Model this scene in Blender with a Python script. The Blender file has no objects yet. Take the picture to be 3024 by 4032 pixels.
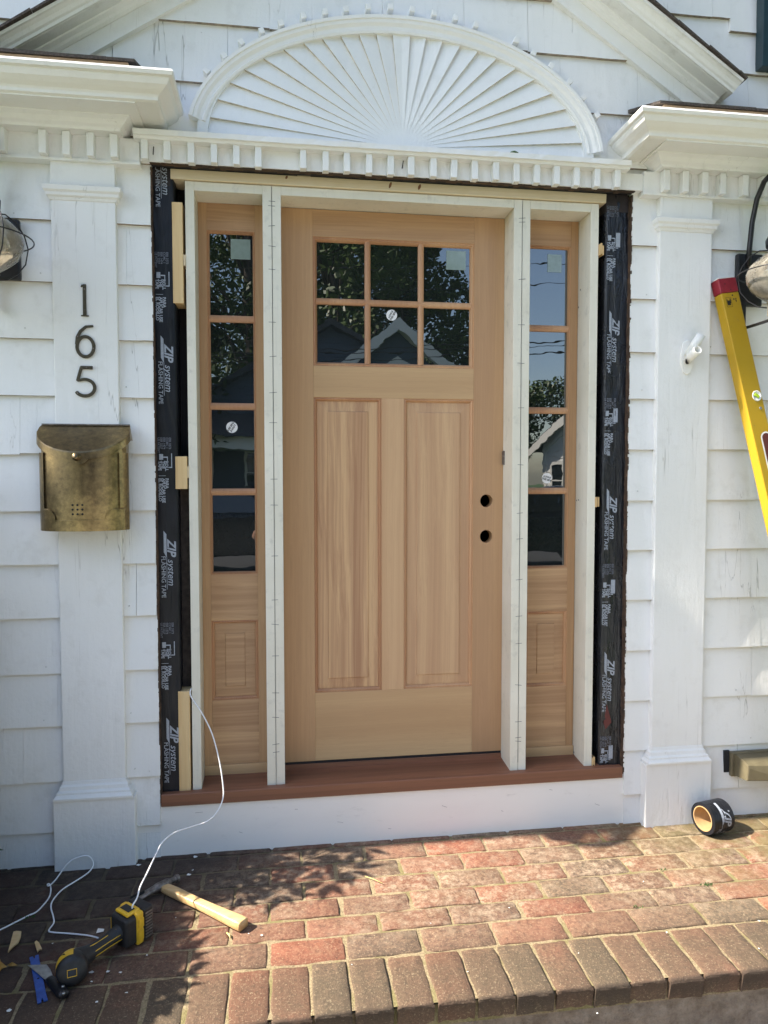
import bpy, bmesh, math, random
from mathutils import Vector, Matrix
R = math.radians
SC = bpy.context.scene
COL = SC.collection
# ------------------------------------------------------------------ camera, world, sun, exposure
CAMP = Vector((-0.0149, -2.6039, 1.1098))
CR = Vector((.989661, -.143422, -.000625)); CU = Vector((.007491, .047337, .998851)); CF = Vector((.143228, .988529, -.047922))
FP = 2860.2 / 3024                      # focal length in picture widths
cd = bpy.data.cameras.new('camera'); cam = bpy.data.objects.new('camera', cd); COL.objects.link(cam)
cd.sensor_fit = 'VERTICAL'; cd.sensor_height = 36; cd.lens = 2860.2 / 4032 * 36; cd.clip_start = .01; cd.clip_end = 800
cam.matrix_world = Matrix(((CR.x, CU.x, -CF.x, CAMP.x), (CR.y, CU.y, -CF.y, CAMP.y), (CR.z, CU.z, -CF.z, CAMP.z), (0, 0, 0, 1)))
SC.camera = cam
SUN = Vector((1, .085, -1.0)).normalized()          # direction the light travels
w = bpy.data.worlds.new('World'); SC.world = w; w.use_nodes = True
nt = w.node_tree; sky = nt.nodes.new('ShaderNodeTexSky'); sky.sky_type = 'NISHITA'; sky.sun_disc = False
sky.sun_elevation = math.asin(-SUN.z); sky.sun_rotation = math.atan2(-SUN.x, -SUN.y)
sky.air_density = 1.0; sky.dust_density = 1.2; sky.ozone_density = 1.0
bg = nt.nodes['Background']; bg.inputs[1].default_value = .15; nt.links.new(sky.outputs[0], bg.inputs[0])
sl = bpy.data.lights.new('sun', 'SUN'); sl.energy = 5.0; sl.angle = R(.53); sl.color = (1, .92, .80)
so = bpy.data.objects.new('sun', sl); COL.objects.link(so); so.rotation_euler = SUN.to_track_quat('-Z', 'Y').to_euler()
SC.view_settings.view_transform = 'Standard'; SC.view_settings.look = 'None'; SC.view_settings.gamma = 1
SC.view_settings.exposure = 1.55
SC.cycles.max_bounces = 8; SC.cycles.diffuse_bounces = 5; SC.cycles.glossy_bounces = 4; SC.cycles.transmission_bounces = 6; SC.cycles.transparent_max_bounces = 8
SC.cycles.caustics_reflective = False; SC.cycles.caustics_refractive = False

def ray(u, v):                                       # u, v measured on the photograph at 1659 pixels wide
    f = 1659 * FP
    return CF + CR * ((u - 829.5) / f) - CU * ((v - 1106) / f)
def at_y(u, v, y):
    d = ray(u, v); return CAMP + d * ((y - CAMP.y) / d.y)
SLOPE = .03; ZB = -.222
def at_b(u, v, h=0):                                 # a point h above the sloping brick landing
    d = ray(u, v); t = (ZB + h + SLOPE * CAMP.y - CAMP.z) / (d.z - SLOPE * d.y); return CAMP + d * t
def zb(y): return ZB + SLOPE * y
YF = at_b((1000 + 1120 * .66305) / 1.82278, (2900 + 1588 * .66305) / 1.82278).y      # the nosing of the landing

# ------------------------------------------------------------------ mesh helpers
class MB:
    def __init__(s): s.v = []; s.f = []; s.m = []; s.cur = 0; s.smooth = []; s.sm = False
    def vert(s, p): s.v.append(Vector(p)); return len(s.v) - 1
    def face(s, ids): s.f.append(tuple(ids)); s.m.append(s.cur); s.smooth.append(s.sm)
    def quad(s, a, b, c, d): i = len(s.v); s.v += [Vector(a), Vector(b), Vector(c), Vector(d)]; s.face((i, i + 1, i + 2, i + 3))
    def box(s, x0, x1, y0, y1, z0, z1, j=0, M=None):
        i = len(s.v); r = random.uniform
        for x in (x0, x1):
            for y in (y0, y1):
                for z in (z0, z1):
                    p = Vector((x + r(-j, j), y + r(-j, j), z + r(-j, j))); s.v.append(M @ p if M else p)
        for f in ((0, 1, 3, 2), (4, 6, 7, 5), (0, 4, 5, 1), (2, 3, 7, 6), (0, 2, 6, 4), (1, 5, 7, 3)): s.face([i + k for k in f])
    def prism(s, poly, a, b, fn):                    # poly of (p, q); fn(p, q, t) -> point; t from a to b
        n = len(poly); i = len(s.v)
        for t in (a, b):
            for p, q in poly: s.v.append(Vector(fn(p, q, t)))
        s.face([i + k for k in range(n)][::-1]); s.face([i + n + k for k in range(n)])
        for k in range(n): s.face((i + k, i + (k + 1) % n, i + n + (k + 1) % n, i + n + k))
    def loft(s, rings, closed=True, caps=True, wrap=False):   # rings: equal-length lists of points
        n = len(rings[0]); i = len(s.v)
        for rg in rings: s.v += [Vector(p) for p in rg]
        m = len(rings)
        for a in range(m if wrap else m - 1):
            b = (a + 1) % m
            for k in range(n if closed else n - 1):
                k2 = (k + 1) % n
                s.face((i + a * n + k, i + a * n + k2, i + b * n + k2, i + b * n + k))
        if caps and closed and not wrap:
            s.face([i + k for k in range(n)][::-1]); s.face([i + (m - 1) * n + k for k in range(n)])
    def tube(s, pts, r, n=8, caps=True):
        pts = [Vector(p) for p in pts]; rs = r if isinstance(r, (list, tuple)) else [r] * len(pts)
        rings = []; prev = None
        for k, p in enumerate(pts):
            d = (pts[min(k + 1, len(pts) - 1)] - pts[max(k - 1, 0)]).normalized()
            if prev is None:
                a = d.orthogonal().normalized()
            else:
                a = (prev - d * prev.dot(d)); a = a.normalized() if a.length > 1e-6 else d.orthogonal().normalized()
            prev = a; b = d.cross(a)
            rings.append([p + (a * math.cos(2 * math.pi * q / n) + b * math.sin(2 * math.pi * q / n)) * rs[k] for q in range(n)])
        o = s.sm; s.sm = True; s.loft(rings, True, False); s.sm = o
        if caps:
            i = len(s.v) - n * len(pts); s.face([i + k for k in range(n)][::-1]); i = len(s.v) - n; s.face([i + k for k in range(n)])
    def lathe(s, prof, M, n=24, caps=True):                     # prof of (radius, height); M places it
        rings = [[M @ Vector((r * math.cos(2 * math.pi * q / n), r * math.sin(2 * math.pi * q / n), h)) for q in range(n)] for r, h in prof]
        o = s.sm; s.sm = True; s.loft(rings, True, caps); s.sm = o
    def ball(s, c, r, n=10, sq=(1, 1, 1)):
        c = Vector(c); rings = []
        for k in range(1, n):
            t = math.pi * k / n
            rings.append([c + Vector((r * sq[0] * math.sin(t) * math.cos(2 * math.pi * q / (2 * n)), r * sq[1] * math.sin(t) * math.sin(2 * math.pi * q / (2 * n)), -r * sq[2] * math.cos(t))) for q in range(2 * n)])
        o = s.sm; s.sm = True; s.loft(rings, True, True); s.sm = o

ORG = {}
def link(name, data, parent=None):
    o = bpy.data.objects.new(name, data); COL.objects.link(o)
    if parent: o.parent = parent
    return o
def obj(name, mb, mat, parent=None, bevel=0, seg=2, label=None, cat=None, group=None, kind=None, origin=None, auto=False):
    """one mesh object from a builder; a top-level mesh gets its origin at its base"""
    mats = mat if isinstance(mat, (list, tuple)) else [mat]
    if parent is not None: off = ORG[parent]
    elif origin is not None: off = Vector(origin)
    elif kind: off = Vector((0, 0, 0))
    else:
        xs = [p.x for p in mb.v]; ys = [p.y for p in mb.v]; zs = [p.z for p in mb.v]
        off = Vector(((min(xs) + max(xs)) / 2, (min(ys) + max(ys)) / 2, min(zs)))
    me = bpy.data.meshes.new(name); me.from_pydata([p - off for p in mb.v], [], mb.f)
    for m in mats: me.materials.append(m)
    me.polygons.foreach_set('material_index', mb.m); me.polygons.foreach_set('use_smooth', mb.smooth)
    me.update()
    bm = bmesh.new(); bm.from_mesh(me); bmesh.ops.recalc_face_normals(bm, faces=bm.faces)
    if bevel:
        ed = [e for e in bm.edges if len(e.link_faces) == 2 and e.calc_face_angle(0) > R(28)]
        try: bmesh.ops.bevel(bm, geom=ed, offset=bevel, segments=seg, affect='EDGES', profile=.5, clamp_overlap=True)
        except Exception: pass
    bm.to_mesh(me); bm.free()
    o = link(name, me, parent); ORG[o] = off
    if parent is None: o.location = off
    tag(o, label, cat, group, kind)
    return o
def tag(o, label=None, cat=None, group=None, kind=None):
    if label: o['label'] = label
    if cat: o['category'] = cat
    if group: o['group'] = group
    if kind: o['kind'] = kind
    return o
def thing(name, label, cat, loc=(0, 0, 0), group=None):
    o = link(name, None); o.location = loc; o.empty_display_size = .05; ORG[o] = Vector(loc)
    return tag(o, label, cat, group)

# ------------------------------------------------------------------ material helpers
def srgb(r, g, b):
    f = lambda c: (c / 255 / 12.92 if c / 255 <= .04045 else ((c / 255 + .055) / 1.055) ** 2.4)
    return (f(r), f(g), f(b), 1)
class NM:
    def __init__(s, name):
        s.m = bpy.data.materials.new(name); s.m.use_nodes = True; s.t = s.m.node_tree
        s.b = s.t.nodes['Principled BSDF']; s.tc = s.t.nodes.new('ShaderNodeTexCoord').outputs['Object']
    def n(s, typ, **kw):
        nd = s.t.nodes.new(typ)
        for k, v in kw.items(): setattr(nd, k, v)
        return nd
    def lk(s, a, b): s.t.links.new(a, b)
    def put(s, sock, v):
        if hasattr(v, 'is_linked') or hasattr(v, 'links'): s.lk(v, sock)
        else: sock.default_value = v
    def map(s, scale=(1, 1, 1), loc=(0, 0, 0), rot=(0, 0, 0), src=None):
        m = s.n('ShaderNodeMapping'); m.inputs['Scale'].default_value = scale; m.inputs['Location'].default_value = loc; m.inputs['Rotation'].default_value = rot
        s.lk(src or s.tc, m.inputs[0]); return m.outputs[0]
    def noise(s, sc=5, det=4, rough=.55, dist=0, vec=None):
        t = s.n('ShaderNodeTexNoise'); t.inputs['Scale'].default_value = sc; t.inputs['Detail'].default_value = det; t.inputs['Roughness'].default_value = rough; t.inputs['Distortion'].default_value = dist
        s.lk(vec or s.tc, t.inputs['Vector']); return t.outputs['Fac']
    def vor(s, sc=5, vec=None, feat='F1', out='Distance', rnd=1):
        t = s.n('ShaderNodeTexVoronoi', feature=feat); t.inputs['Scale'].default_value = sc; t.inputs['Randomness'].default_value = rnd
        s.lk(vec or s.tc, t.inputs['Vector']); return t.outputs[out]
    def ramp(s, fac, stops, interp='LINEAR'):
        r = s.n('ShaderNodeValToRGB'); r.color_ramp.interpolation = interp; e = r.color_ramp.elements
        while len(e) < len(stops): e.new(.5)
        for k, (p, c) in enumerate(stops):
            e[k].position = p; e[k].color = c if len(c) == 4 else (*c, 1)
        s.put(r.inputs[0], fac); return r.outputs[0]
    def gate(s, fac, a, b):                          # 0 below a, 1 above b
        r = s.n('ShaderNodeMapRange'); r.inputs[1].default_value = a; r.inputs[2].default_value = b
        s.lk(fac, r.inputs[0]); return r.outputs[0]
    def mth(s, op, a, b=0.):
        m = s.n('ShaderNodeMath', operation=op); s.put(m.inputs[0], a); s.put(m.inputs[1], b); return m.outputs[0]
    def mix(s, fac, a, b, mode='MIX'):
        m = s.n('ShaderNodeMix', data_type='RGBA', blend_type=mode)
        s.put(m.inputs[0], fac); s.put(m.inputs[6], a); s.put(m.inputs[7], b); return m.outputs[2]
    def bump(s, h, st=.3, d=.01):
        b = s.n('ShaderNodeBump'); b.inputs['Strength'].default_value = st; b.inputs['Distance'].default_value = d
        s.lk(h, b.inputs['Height']); s.lk(b.outputs[0], s.b.inputs['Normal'])
    def sep(s, vec=None):
        x = s.n('ShaderNodeSeparateXYZ'); s.lk(vec or s.tc, x.inputs[0]); return x.outputs
    def set(s, color=None, rough=None, metal=None, **kw):
        if color is not None: s.put(s.b.inputs['Base Color'], color)
        if rough is not None: s.put(s.b.inputs['Roughness'], rough)
        if metal is not None: s.put(s.b.inputs['Metallic'], metal)
        for k, v in kw.items(): s.put(s.b.inputs[k], v)
        return s.m
def plain(name, col, rough=.5, metal=0, var=.06, sc=30, bump=0, **kw):
    k = NM(name); n = k.noise(sc, 5)
    a = tuple(c * (1 - var * 2) for c in col[:3]) + (1,); b = tuple(min(1, c * (1 + var * 2)) for c in col[:3]) + (1,)
    c = k.ramp(n, [(.25, a), (.75, b)])
    if bump: k.bump(k.noise(sc * 4, 4), bump, .003)
    return k.set(c, rough, metal, **kw)

def old_paint(name, base=(.80, .80, .78), crack=1.0, dirt=1.0):
    k = NM(name)
    big = k.noise(2.2, 3); mid = k.noise(14, 5, .6); st = k.noise(1, 5, .6, .3, k.map((26, 26, 3)))
    c = k.mix(k.gate(big, .35, .75), (base[0], base[1], base[2], 1), (base[0] * .93, base[1] * .93, base[2] * .91, 1))
    c = k.mix(k.mth('MULTIPLY', k.gate(mid, .56, .8), .28 * dirt), c, (.45, .43, .38, 1))
    c = k.mix(k.mth('MULTIPLY', k.gate(st, .58, .85), .14 * dirt), c, (.50, .49, .46, 1))
    # hairline cracks running with the grain, in patches
    cv = k.map((15, 15, .55), (3, 1, 7)); cr = k.noise(1, 4, .5, .3, cv)
    line = k.mth('SUBTRACT', 1., k.gate(k.mth('ABSOLUTE', k.mth('SUBTRACT', cr, .5)), 0., .004))
    patch = k.gate(k.noise(3.2, 2, .5, 0, k.map((1, 1, 1), (9, 4, 2))), .52, .66)
    line = k.mth('MULTIPLY', k.mth('MULTIPLY', line, patch), .65 * crack)
    c = k.mix(line, c, (.20, .18, .15, 1))
    chip = k.mth('MULTIPLY', k.gate(k.noise(30, 4, .7), .715, .74), k.gate(k.noise(3.5, 2, .5, 0, k.map(loc=(4, 8, 1))), .5, .62))
    c = k.mix(k.mth('MULTIPLY', chip, .7 * crack), c, (.36, .32, .26, 1))
    h = k.mth('ADD', k.mth('MULTIPLY', k.noise(70, 4, .6), .35), k.mth('MULTIPLY', st, .6))
    h = k.mth('SUBTRACT', h, k.mth('MULTIPLY', line, .8))
    k.bump(h, .5, .007)
    return k.set(c, .55)

def fir(name, light, dark, axis='z', fine=1.0, contrast=1.0, band=1.0, off=(0, 0, 0)):
    k = NM(name)
    sc = {'z': (1, 1, .018), 'x': (.018, 1, 1)}[axis]
    cr = {'z': (260 * fine, 60, 3), 'x': (3, 60, 260 * fine)}[axis]
    vec = k.map(sc, off)
    wob = k.noise(9, 3, .5, 0, k.map({'z': (1, 1, .12), 'x': (.12, 1, 1)}[axis], off))
    add = k.n('ShaderNodeVectorMath', operation='ADD'); sv = k.n('ShaderNodeVectorMath', operation='SCALE'); sv.inputs[3].default_value = .05
    cx = k.n('ShaderNodeCombineXYZ'); k.put(cx.inputs[0], wob); k.put(cx.inputs[2], wob); k.lk(cx.outputs[0], sv.inputs[0])
    k.lk(vec, add.inputs[0]); k.lk(sv.outputs[0], add.inputs[1])
    v2 = add.outputs[0]
    ring = k.noise(150 * fine, 3, .65, 0, v2); bnd = k.noise(14 * band, 2, .5, 0, v2); fl = k.noise(700, 2, .5, 0, v2)
    t = k.mth('ADD', k.mth('MULTIPLY', k.mth('SUBTRACT', ring, .5), 1.5 * contrast), k.mth('ADD', .5, k.mth('MULTIPLY', k.mth('SUBTRACT', bnd, .5), 1.9)))
    c = k.ramp(t, [(.12, dark), (.55, tuple((a + b) / 2 for a, b in zip(light, dark))), (.9, light)])
    c = k.mix(k.mth('MULTIPLY', k.gate(fl, .5, .8), .25), c, tuple(x * .62 for x in dark[:3]) + (1,))
    k.bump(ring, .12, .002)
    return k.set(c, .48)

def text_mesh(mb, body, size, M, shear=0, fat=0, align='LEFT', space=1):
    cu = bpy.data.curves.new('letters', 'FONT'); cu.body = body; cu.size = size; cu.shear = shear; cu.offset = fat; cu.align_x = align
    cu.space_character = space; cu.space_line = .85; cu.resolution_u = 3; cu.fill_mode = 'FRONT'
    o = bpy.data.objects.new('letters', cu); COL.objects.link(o)
    dg = bpy.context.evaluated_depsgraph_get(); dg.update()
    me = bpy.data.meshes.new_from_object(o.evaluated_get(dg))
    i = len(mb.v)
    for v in me.vertices: mb.v.append(Vector(M @ v.co if not callable(M) else M(v.co)))
    for p in me.polygons: mb.face([i + q for q in p.vertices])
    bpy.data.objects.remove(o); bpy.data.curves.remove(cu); bpy.data.meshes.remove(me)

random.seed(7)
# ------------------------------------------------------------------ materials
m_paint = old_paint('old white paint')
m_trim = old_paint('old white trim paint', (.80, .80, .78), .7, .8)
m_fan = old_paint('white fan paint', (.79, .80, .79), .35, .5)
m_rake = old_paint('stained rake paint', (.78, .78, .75), .5, 2.2)
m_gutter = old_paint('white gutter paint', (.80, .79, .75), .15, .5)
m_step = plain('tan step edge', (.52, .47, .38), .7, 0, .2, 60)  # darker tan for the step faces between the fan rays
m_butt = plain('tan shingle butt', (.30, .25, .19), .8, 0, .25, 40)  # darker tan for the underside of each shingle course
k = NM('smooth white board'); n1 = k.noise(4, 5, .6, 0, k.map((1, 1, 3))); n2 = k.noise(26, 5, .7, 0, k.map((.35, 1, 1)))
c = k.mix(k.mth('MULTIPLY', k.gate(n1, .5, .75), .22), (.87, .85, .80, 1), (.72, .70, .65, 1)); c = k.mix(k.mth('MULTIPLY', k.gate(n2, .62, .72), .28), c, (.46, .44, .41, 1)); m_board = k.set(c, .38)
k = NM('primed frame wood'); n1 = k.noise(5, 4); n2 = k.noise(22, 5, .65)
c = k.mix(k.gate(n1, .35, .7), (.75, .72, .615, 1), (.67, .64, .53, 1)); c = k.mix(k.mth('MULTIPLY', k.gate(n2, .56, .74), .42), c, (.38, .37, .33, 1)); c = k.mix(k.mth('MULTIPLY', k.gate(k.noise(1, 4, .6, 0, k.map((60, 60, 5), (3, 3, 3))), .56, .72), .25), c, (.46, .45, .40, 1))
k.bump(k.noise(1, 4, .6, 0, k.map((150, 150, 8))), .12, .003); m_primed = k.set(c, .5)
m_pencil = plain('pencil line', (.10, .10, .10), .6)
m_stile = fir('fir stile', srgb(188, 151, 111), srgb(166, 128, 92), 'z', .8, .55, .5)
m_rail = fir('fir rail', srgb(201, 167, 124), srgb(180, 145, 105), 'x', .5, .5, .6)
m_toprail = fir('fir top rail', srgb(190, 154, 114), srgb(162, 124, 90), 'x', .55, 1.1, .7, (3, 0, 5))
m_panel = fir('fir panel', srgb(204, 166, 124), srgb(166, 124, 91), 'z', .55, 1.1, 1.3, (8, 0, 2))
m_panel_pale = fir('pale fir panel', srgb(202, 166, 126), srgb(180, 141, 106), 'z', .6, .8, 1.2, (2, 0, 6))
m_bead = fir('fir beading', srgb(200, 158, 118), srgb(172, 126, 92), 'z', .9, .6, .5, (1, 0, 9))
m_slight = fir('sidelight fir', srgb(192, 156, 114), srgb(166, 128, 90), 'z', .8, .7, .5, (5, 0, 1))
m_slrail = fir('sidelight rail fir', srgb(194, 158, 117), srgb(162, 125, 90), 'x', .4, 1.2, .7, (2, 0, 3))
m_sill = fir('red brown sill wood', srgb(138, 93, 69), srgb(106, 70, 52), 'x', .5, .7, .8)
m_pine = fir('pale pine', srgb(232, 208, 160), srgb(206, 172, 120), 'z', .35, .8, .7, (4, 0, 4))
m_header = fir('pine header', srgb(228, 216, 188), srgb(208, 188, 152), 'x', .3, .6, .6, (1, 0, 2))
k = NM('raw lath edge'); m_raw = k.set(k.ramp(k.noise(40, 5, .7, 0, k.map((.2, 1, 1))), [(.3, srgb(38, 30, 25)), (.6, srgb(84, 64, 48)), (.8, srgb(150, 118, 90))]), .8)
k = NM('black tape'); n = k.noise(1, 5, .6, .8, k.map((60, 60, 9)))
k.bump(n, .5, .006); m_tape = k.set(**{'Specular IOR Level': .28}, color=k.mix(k.gate(k.noise(6, 3), .4, .7), (.008, .009, .012, 1), (.016, .017, .022, 1)), rough=k.ramp(k.noise(12, 3), [(.3, (.28,) * 3), (.7, (.5,) * 3)]))
k = NM('wrinkled glossy tape'); n = k.noise(1, 5, .6, 1.2, k.map((45, 45, 7))); n2 = k.noise(1, 3, .5, .4, k.map((24, 24, 1.6), (2, 0, 5)))
k.bump(k.mth('ADD', n, k.mth('MULTIPLY', n2, 1.6)), .8, .010); m_tape2 = k.set((.012, .013, .017, 1), k.ramp(k.noise(9, 3), [(.3, (.16,) * 3), (.7, (.36,) * 3)]), **{'Specular IOR Level': .5})
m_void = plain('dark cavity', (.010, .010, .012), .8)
m_dusty = plain('dusty dark board', srgb(58, 50, 44), .85, 0, .3, 50)
m_print = plain('white tape print', (.30, .33, .38), .45, 0, .1, 200)
m_print_dim = plain('grey tape print', (.12, .13, .16), .5, 0, .15, 200)
m_red_print = plain('dark red print', (.10, .015, .015), .5)
k = NM('window glass'); m_glass = k.set((.012, .015, .015, 1), .0, 0, **{'IOR': 2.25, 'Coat Weight': 0.0})
wn = k.noise(7, 2, .5, 0, k.map((1, 1, 1.6))); k.bump(wn, .028, .006)
m_glass_sticker = plain('pale label behind glass', srgb(132, 148, 142), .08, 0, .05, 60, **{'IOR': 1.6})
m_sticker = plain('white round label', (.80, .80, .80), .5, 0, .01)
m_ink = plain('black ink', (.012, .012, .012), .5)
m_black = plain('black painted metal', (.014, .014, .017), .38, .2, .15, 60)
m_rubber = plain('black rubber', (.016, .016, .017), .55, 0, .2, 90, .15)
m_yellow = plain('yellow plastic', (.72, .43, .025), .42, 0, .06, 80)
k = NM('yellow enamel'); m_level = k.set(k.mix(k.gate(k.noise(60, 5, .7), .62, .72), (.44, .275, .016, 1), (.33, .21, .04, 1)), .35)
m_redcap = plain('red plastic cap', (.26, .018, .03), .45, 0, .1, 60)
m_white = plain('white plastic', (.78, .77, .72), .4, 0, .05, 40)
m_vial = plain('green vial liquid', (.45, .62, .05), .1, 0, .05, 40)
m_tan = plain('olive tan plastic', srgb(100, 92, 70), .45, 0, .08, 30)
k = NM('antique brass'); n = k.noise(4, 5, .55); n2 = k.noise(60, 5, .7)
c = k.ramp(k.mth('ADD', k.mth('MULTIPLY', n, .65), k.mth('MULTIPLY', n2, .35)), [(.35, (.095, .072, .045, 1)), (.50, (.235, .17, .085, 1)), (.66, (.50, .36, .16, 1))])
k.bump(n2, .08, .002); m_brass = k.set(c, k.ramp(n2, [(.3, (.28,) * 3), (.7, (.42,) * 3)]), .9)
m_number = plain('dark bronze', srgb(78, 72, 58), .45, .6, .15, 120)
m_steel = plain('worn steel', (.36, .37, .38), .32, .9, .2, 60)
m_darksteel = plain('rusty dark steel', (.20, .175, .155), .5, .7, .35, 70, .2)
m_blue = plain('blue enamel', (.025, .075, .30), .4, 0, .2, 60)
k = NM('hickory handle'); m_handle = k.set(k.ramp(k.noise(1, 4, .6, .3, k.map((25, 90, 90))), [(.25, srgb(188, 150, 98)), (.7, srgb(212, 182, 132))]), .32)
m_card = plain('cardboard core', srgb(176, 142, 98), .8, 0, .05, 60)
m_wire = plain('white cable', (.82, .82, .82), .4, 0, .02)
m_shingle = plain('dark roof shingle', srgb(74, 66, 60), .9, 0, .4, 160, .5)
m_shutter = plain('dark teal shutter', (.012, .035, .045), .45, 0, .1)
k = NM('dusty globe glass'); k.set((.80, .74, .62, 1), .3); t_ = k.t; out = [n for n in t_.nodes if n.type == 'OUTPUT_MATERIAL'][0]
tr = k.n('ShaderNodeBsdfTransparent'); tr.inputs[0].default_value = (.90, .86, .78, 1); gl = k.n('ShaderNodeBsdfGlossy'); gl.inputs['Roughness'].default_value = .06
fr = k.n('ShaderNodeLayerWeight'); fr.inputs[0].default_value = .35; tl2 = k.n('ShaderNodeBsdfTranslucent'); tl2.inputs[0].default_value = (.80, .72, .58, 1)
m1 = k.n('ShaderNodeMixShader'); m2 = k.n('ShaderNodeMixShader'); k.lk(k.gate(k.noise(9, 5, .7), .2, .8), m1.inputs[0]); m1.inputs[0].default_value = .4
dm = k.mth('MULTIPLY', k.gate(k.noise(9, 5, .7),   .25, .75), .75); k.lk(dm, m1.inputs[0]); k.lk(tr.outputs[0], m1.inputs[1]); k.lk(tl2.outputs[0], m1.inputs[2])
k.lk(fr.outputs['Fresnel'], m2.inputs[0]); df = k.n('ShaderNodeBsdfDiffuse'); df.inputs[0].default_value = (.80, .74, .62, 1); ad = k.n('ShaderNodeMixShader'); ad.inputs[0].default_value = .5; k.lk(tl2.outputs[0], ad.inputs[1]); k.lk(df.outputs[0], ad.inputs[2]); k.lk(ad.outputs[0], m1.inputs[2]); k.lk(m1.outputs[0], m2.inputs[1]); k.lk(gl.outputs[0], m2.inputs[2]); k.lk(m2.outputs[0], out.inputs[0])
m_globe = k.m
m_cap = plain('weathered pewter metal', (.62, .58, .50), .38, .75, .15, 50)
m_skin = plain('skin', (.42, .23, .16), .5)
m_shirt = plain('charcoal shirt', (.05, .055, .06), .8); m_jeans = plain('dark jeans', (.03, .035, .05), .8); m_hat = plain('grey cap', (.22, .21, .19), .8)
m_hair = plain('brown hair', (.04, .025, .015), .6)
m_cyc = plain('blue grey clapboard', (.075, .10, .135), .7, 0, .08); m_whitehouse = plain('white clapboard', (.84, .83, .80), .6, 0, .03)
m_roof = plain('asphalt roof', (.06, .06, .065), .9, 0, .2, 8)
m_asphalt = plain('asphalt', (.05, .05, .05), .9, 0, .15, 20, .2); m_concrete = plain('concrete', (.37, .36, .33), .9, 0, .1, 12, .2)
m_grass = plain('grass', (.06, .11, .03), .9, 0, .3, 15, .4); m_bark = plain('bark', (.08, .06, .045), .9, 0, .3, 12, .5)
m_carpaint = plain('black car paint', (.012, .014, .018), .12, .1, .02)
def leafmat(name, a, b):
    k = NM(name); g = k.n('ShaderNodeNewGeometry'); c = k.ramp(g.outputs['Random Per Island'], [(0, a), (1, b)])
    return k.set(c, .45)
m_leaf = leafmat('oak leaves', (.035, .07, .015, 1), (.10, .15, .03, 1)); m_pineleaf = leafmat('spruce needles', (.015, .035, .012, 1), (.05, .08, .02, 1))
m_rhodo = leafmat('shrub leaves', (.025, .06, .018, 1), (.06, .12, .03, 1))
m_dryleaf = plain('dry leaf', srgb(150, 112, 48), .7, 0, .2, 80)
m_flake = plain('paint flake', (.72, .72, .69), .6, 0, .05)

# bricks: a tint of its own for every brick, pale bloom, dark soil, shade painted in at the left, moss toward the shaded corner
k = NM('worn red brick'); g = k.n('ShaderNodeNewGeometry'); rnd = g.outputs['Random Per Island']; xyz = k.sep()
c = k.ramp(rnd, [(0, srgb(92, 75, 59)), (.14, srgb(132, 78, 59)), (.30, srgb(101, 86, 69)), (.46, srgb(139, 78, 57)), (.60, srgb(105, 86, 69)), (.74, srgb(130, 88, 69)), (.88, srgb(97, 78, 64)), (1, srgb(135, 82, 61))])
n1 = k.noise(9, 5, .65); n2 = k.noise(85, 6, .8); n4 = k.noise(170, 4, .8)
c = k.mix(k.mth('MULTIPLY', k.gate(n1, .40, .70), .5), c, srgb(90, 80, 61))
c = k.mix(k.mth('MULTIPLY', k.gate(n2, .49, .62), .45), c, srgb(154, 122, 95))
c = k.mix(k.mth('MULTIPLY', k.gate(n2, .47, .38), .55), c, srgb(57, 47, 37))
# trodden soil on the nosing course
soil = k.mth('MULTIPLY', k.gate(k.mth('ADD', xyz[1], k.mth('MULTIPLY', n1, .12)), -.52, -.64), k.gate(k.noise(5, 4, .6, 0, k.map(loc=(2, 0, 4))), .22, .42))
c = k.mix(k.mth('MULTIPLY', soil, .62), c, srgb(75, 66, 50))
blo = k.mth('MULTIPLY', k.gate(k.noise(30, 7, .78), .46, .62), k.mth('MULTIPLY', k.gate(k.noise(3.0, 2, .5, 0, k.map(loc=(1, 3, 2))), .32, .54), k.gate(xyz[1], -.62, -.45)))
c = k.mix(k.mth('MULTIPLY', blo, .75), c, srgb(173, 154, 130))
c = k.mix(k.mth('MULTIPLY', k.gate(n4, .58, .66), .65), c, srgb(173, 158, 128))
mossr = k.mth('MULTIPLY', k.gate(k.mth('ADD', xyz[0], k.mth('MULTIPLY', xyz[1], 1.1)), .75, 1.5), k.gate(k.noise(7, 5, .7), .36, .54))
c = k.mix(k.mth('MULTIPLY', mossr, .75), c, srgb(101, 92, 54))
shrub_shade = k.mth('MULTIPLY', k.gate(k.mth('SUBTRACT', k.mth('MULTIPLY', xyz[1], 1.0), xyz[0]), -.40, .20), k.gate(k.noise(6, 4, .6), .15, .4))  # left bricks coloured darker to deepen the shrub's shade
c = k.mix(k.mth('MULTIPLY', shrub_shade, .85), c, srgb(47, 38, 33))
c = k.mix(k.mth('MULTIPLY', k.gate(xyz[1], YF + .012, YF + .002), .7), c, srgb(48, 37, 29))  # front faces of the nosing course coloured darker
k.bump(k.mth('ADD', k.mth('MULTIPLY', n2, .9), k.mth('MULTIPLY', n4, .7)), .55, .008)
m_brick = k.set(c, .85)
k = NM('sandy mortar'); c = k.ramp(k.noise(160, 4, .7), [(.3, srgb(112, 98, 74)), (.7, srgb(172, 154, 120))]); xyz = k.sep()
c = k.mix(k.mth('MULTIPLY', k.gate(k.noise(8, 4), .5, .62), .6), c, srgb(110, 106, 56))
c = k.mix(k.mth('MULTIPLY', k.gate(k.mth('SUBTRACT', k.mth('MULTIPLY', xyz[1], 1.6), xyz[0]), -.45, .25), .8), c, srgb(66, 60, 50))  # mortar at the left darkened to go with the painted shade on the bricks
k.bump(k.noise(220, 4, .7), .9, .006); m_mortar = k.set(c, .95)
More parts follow.
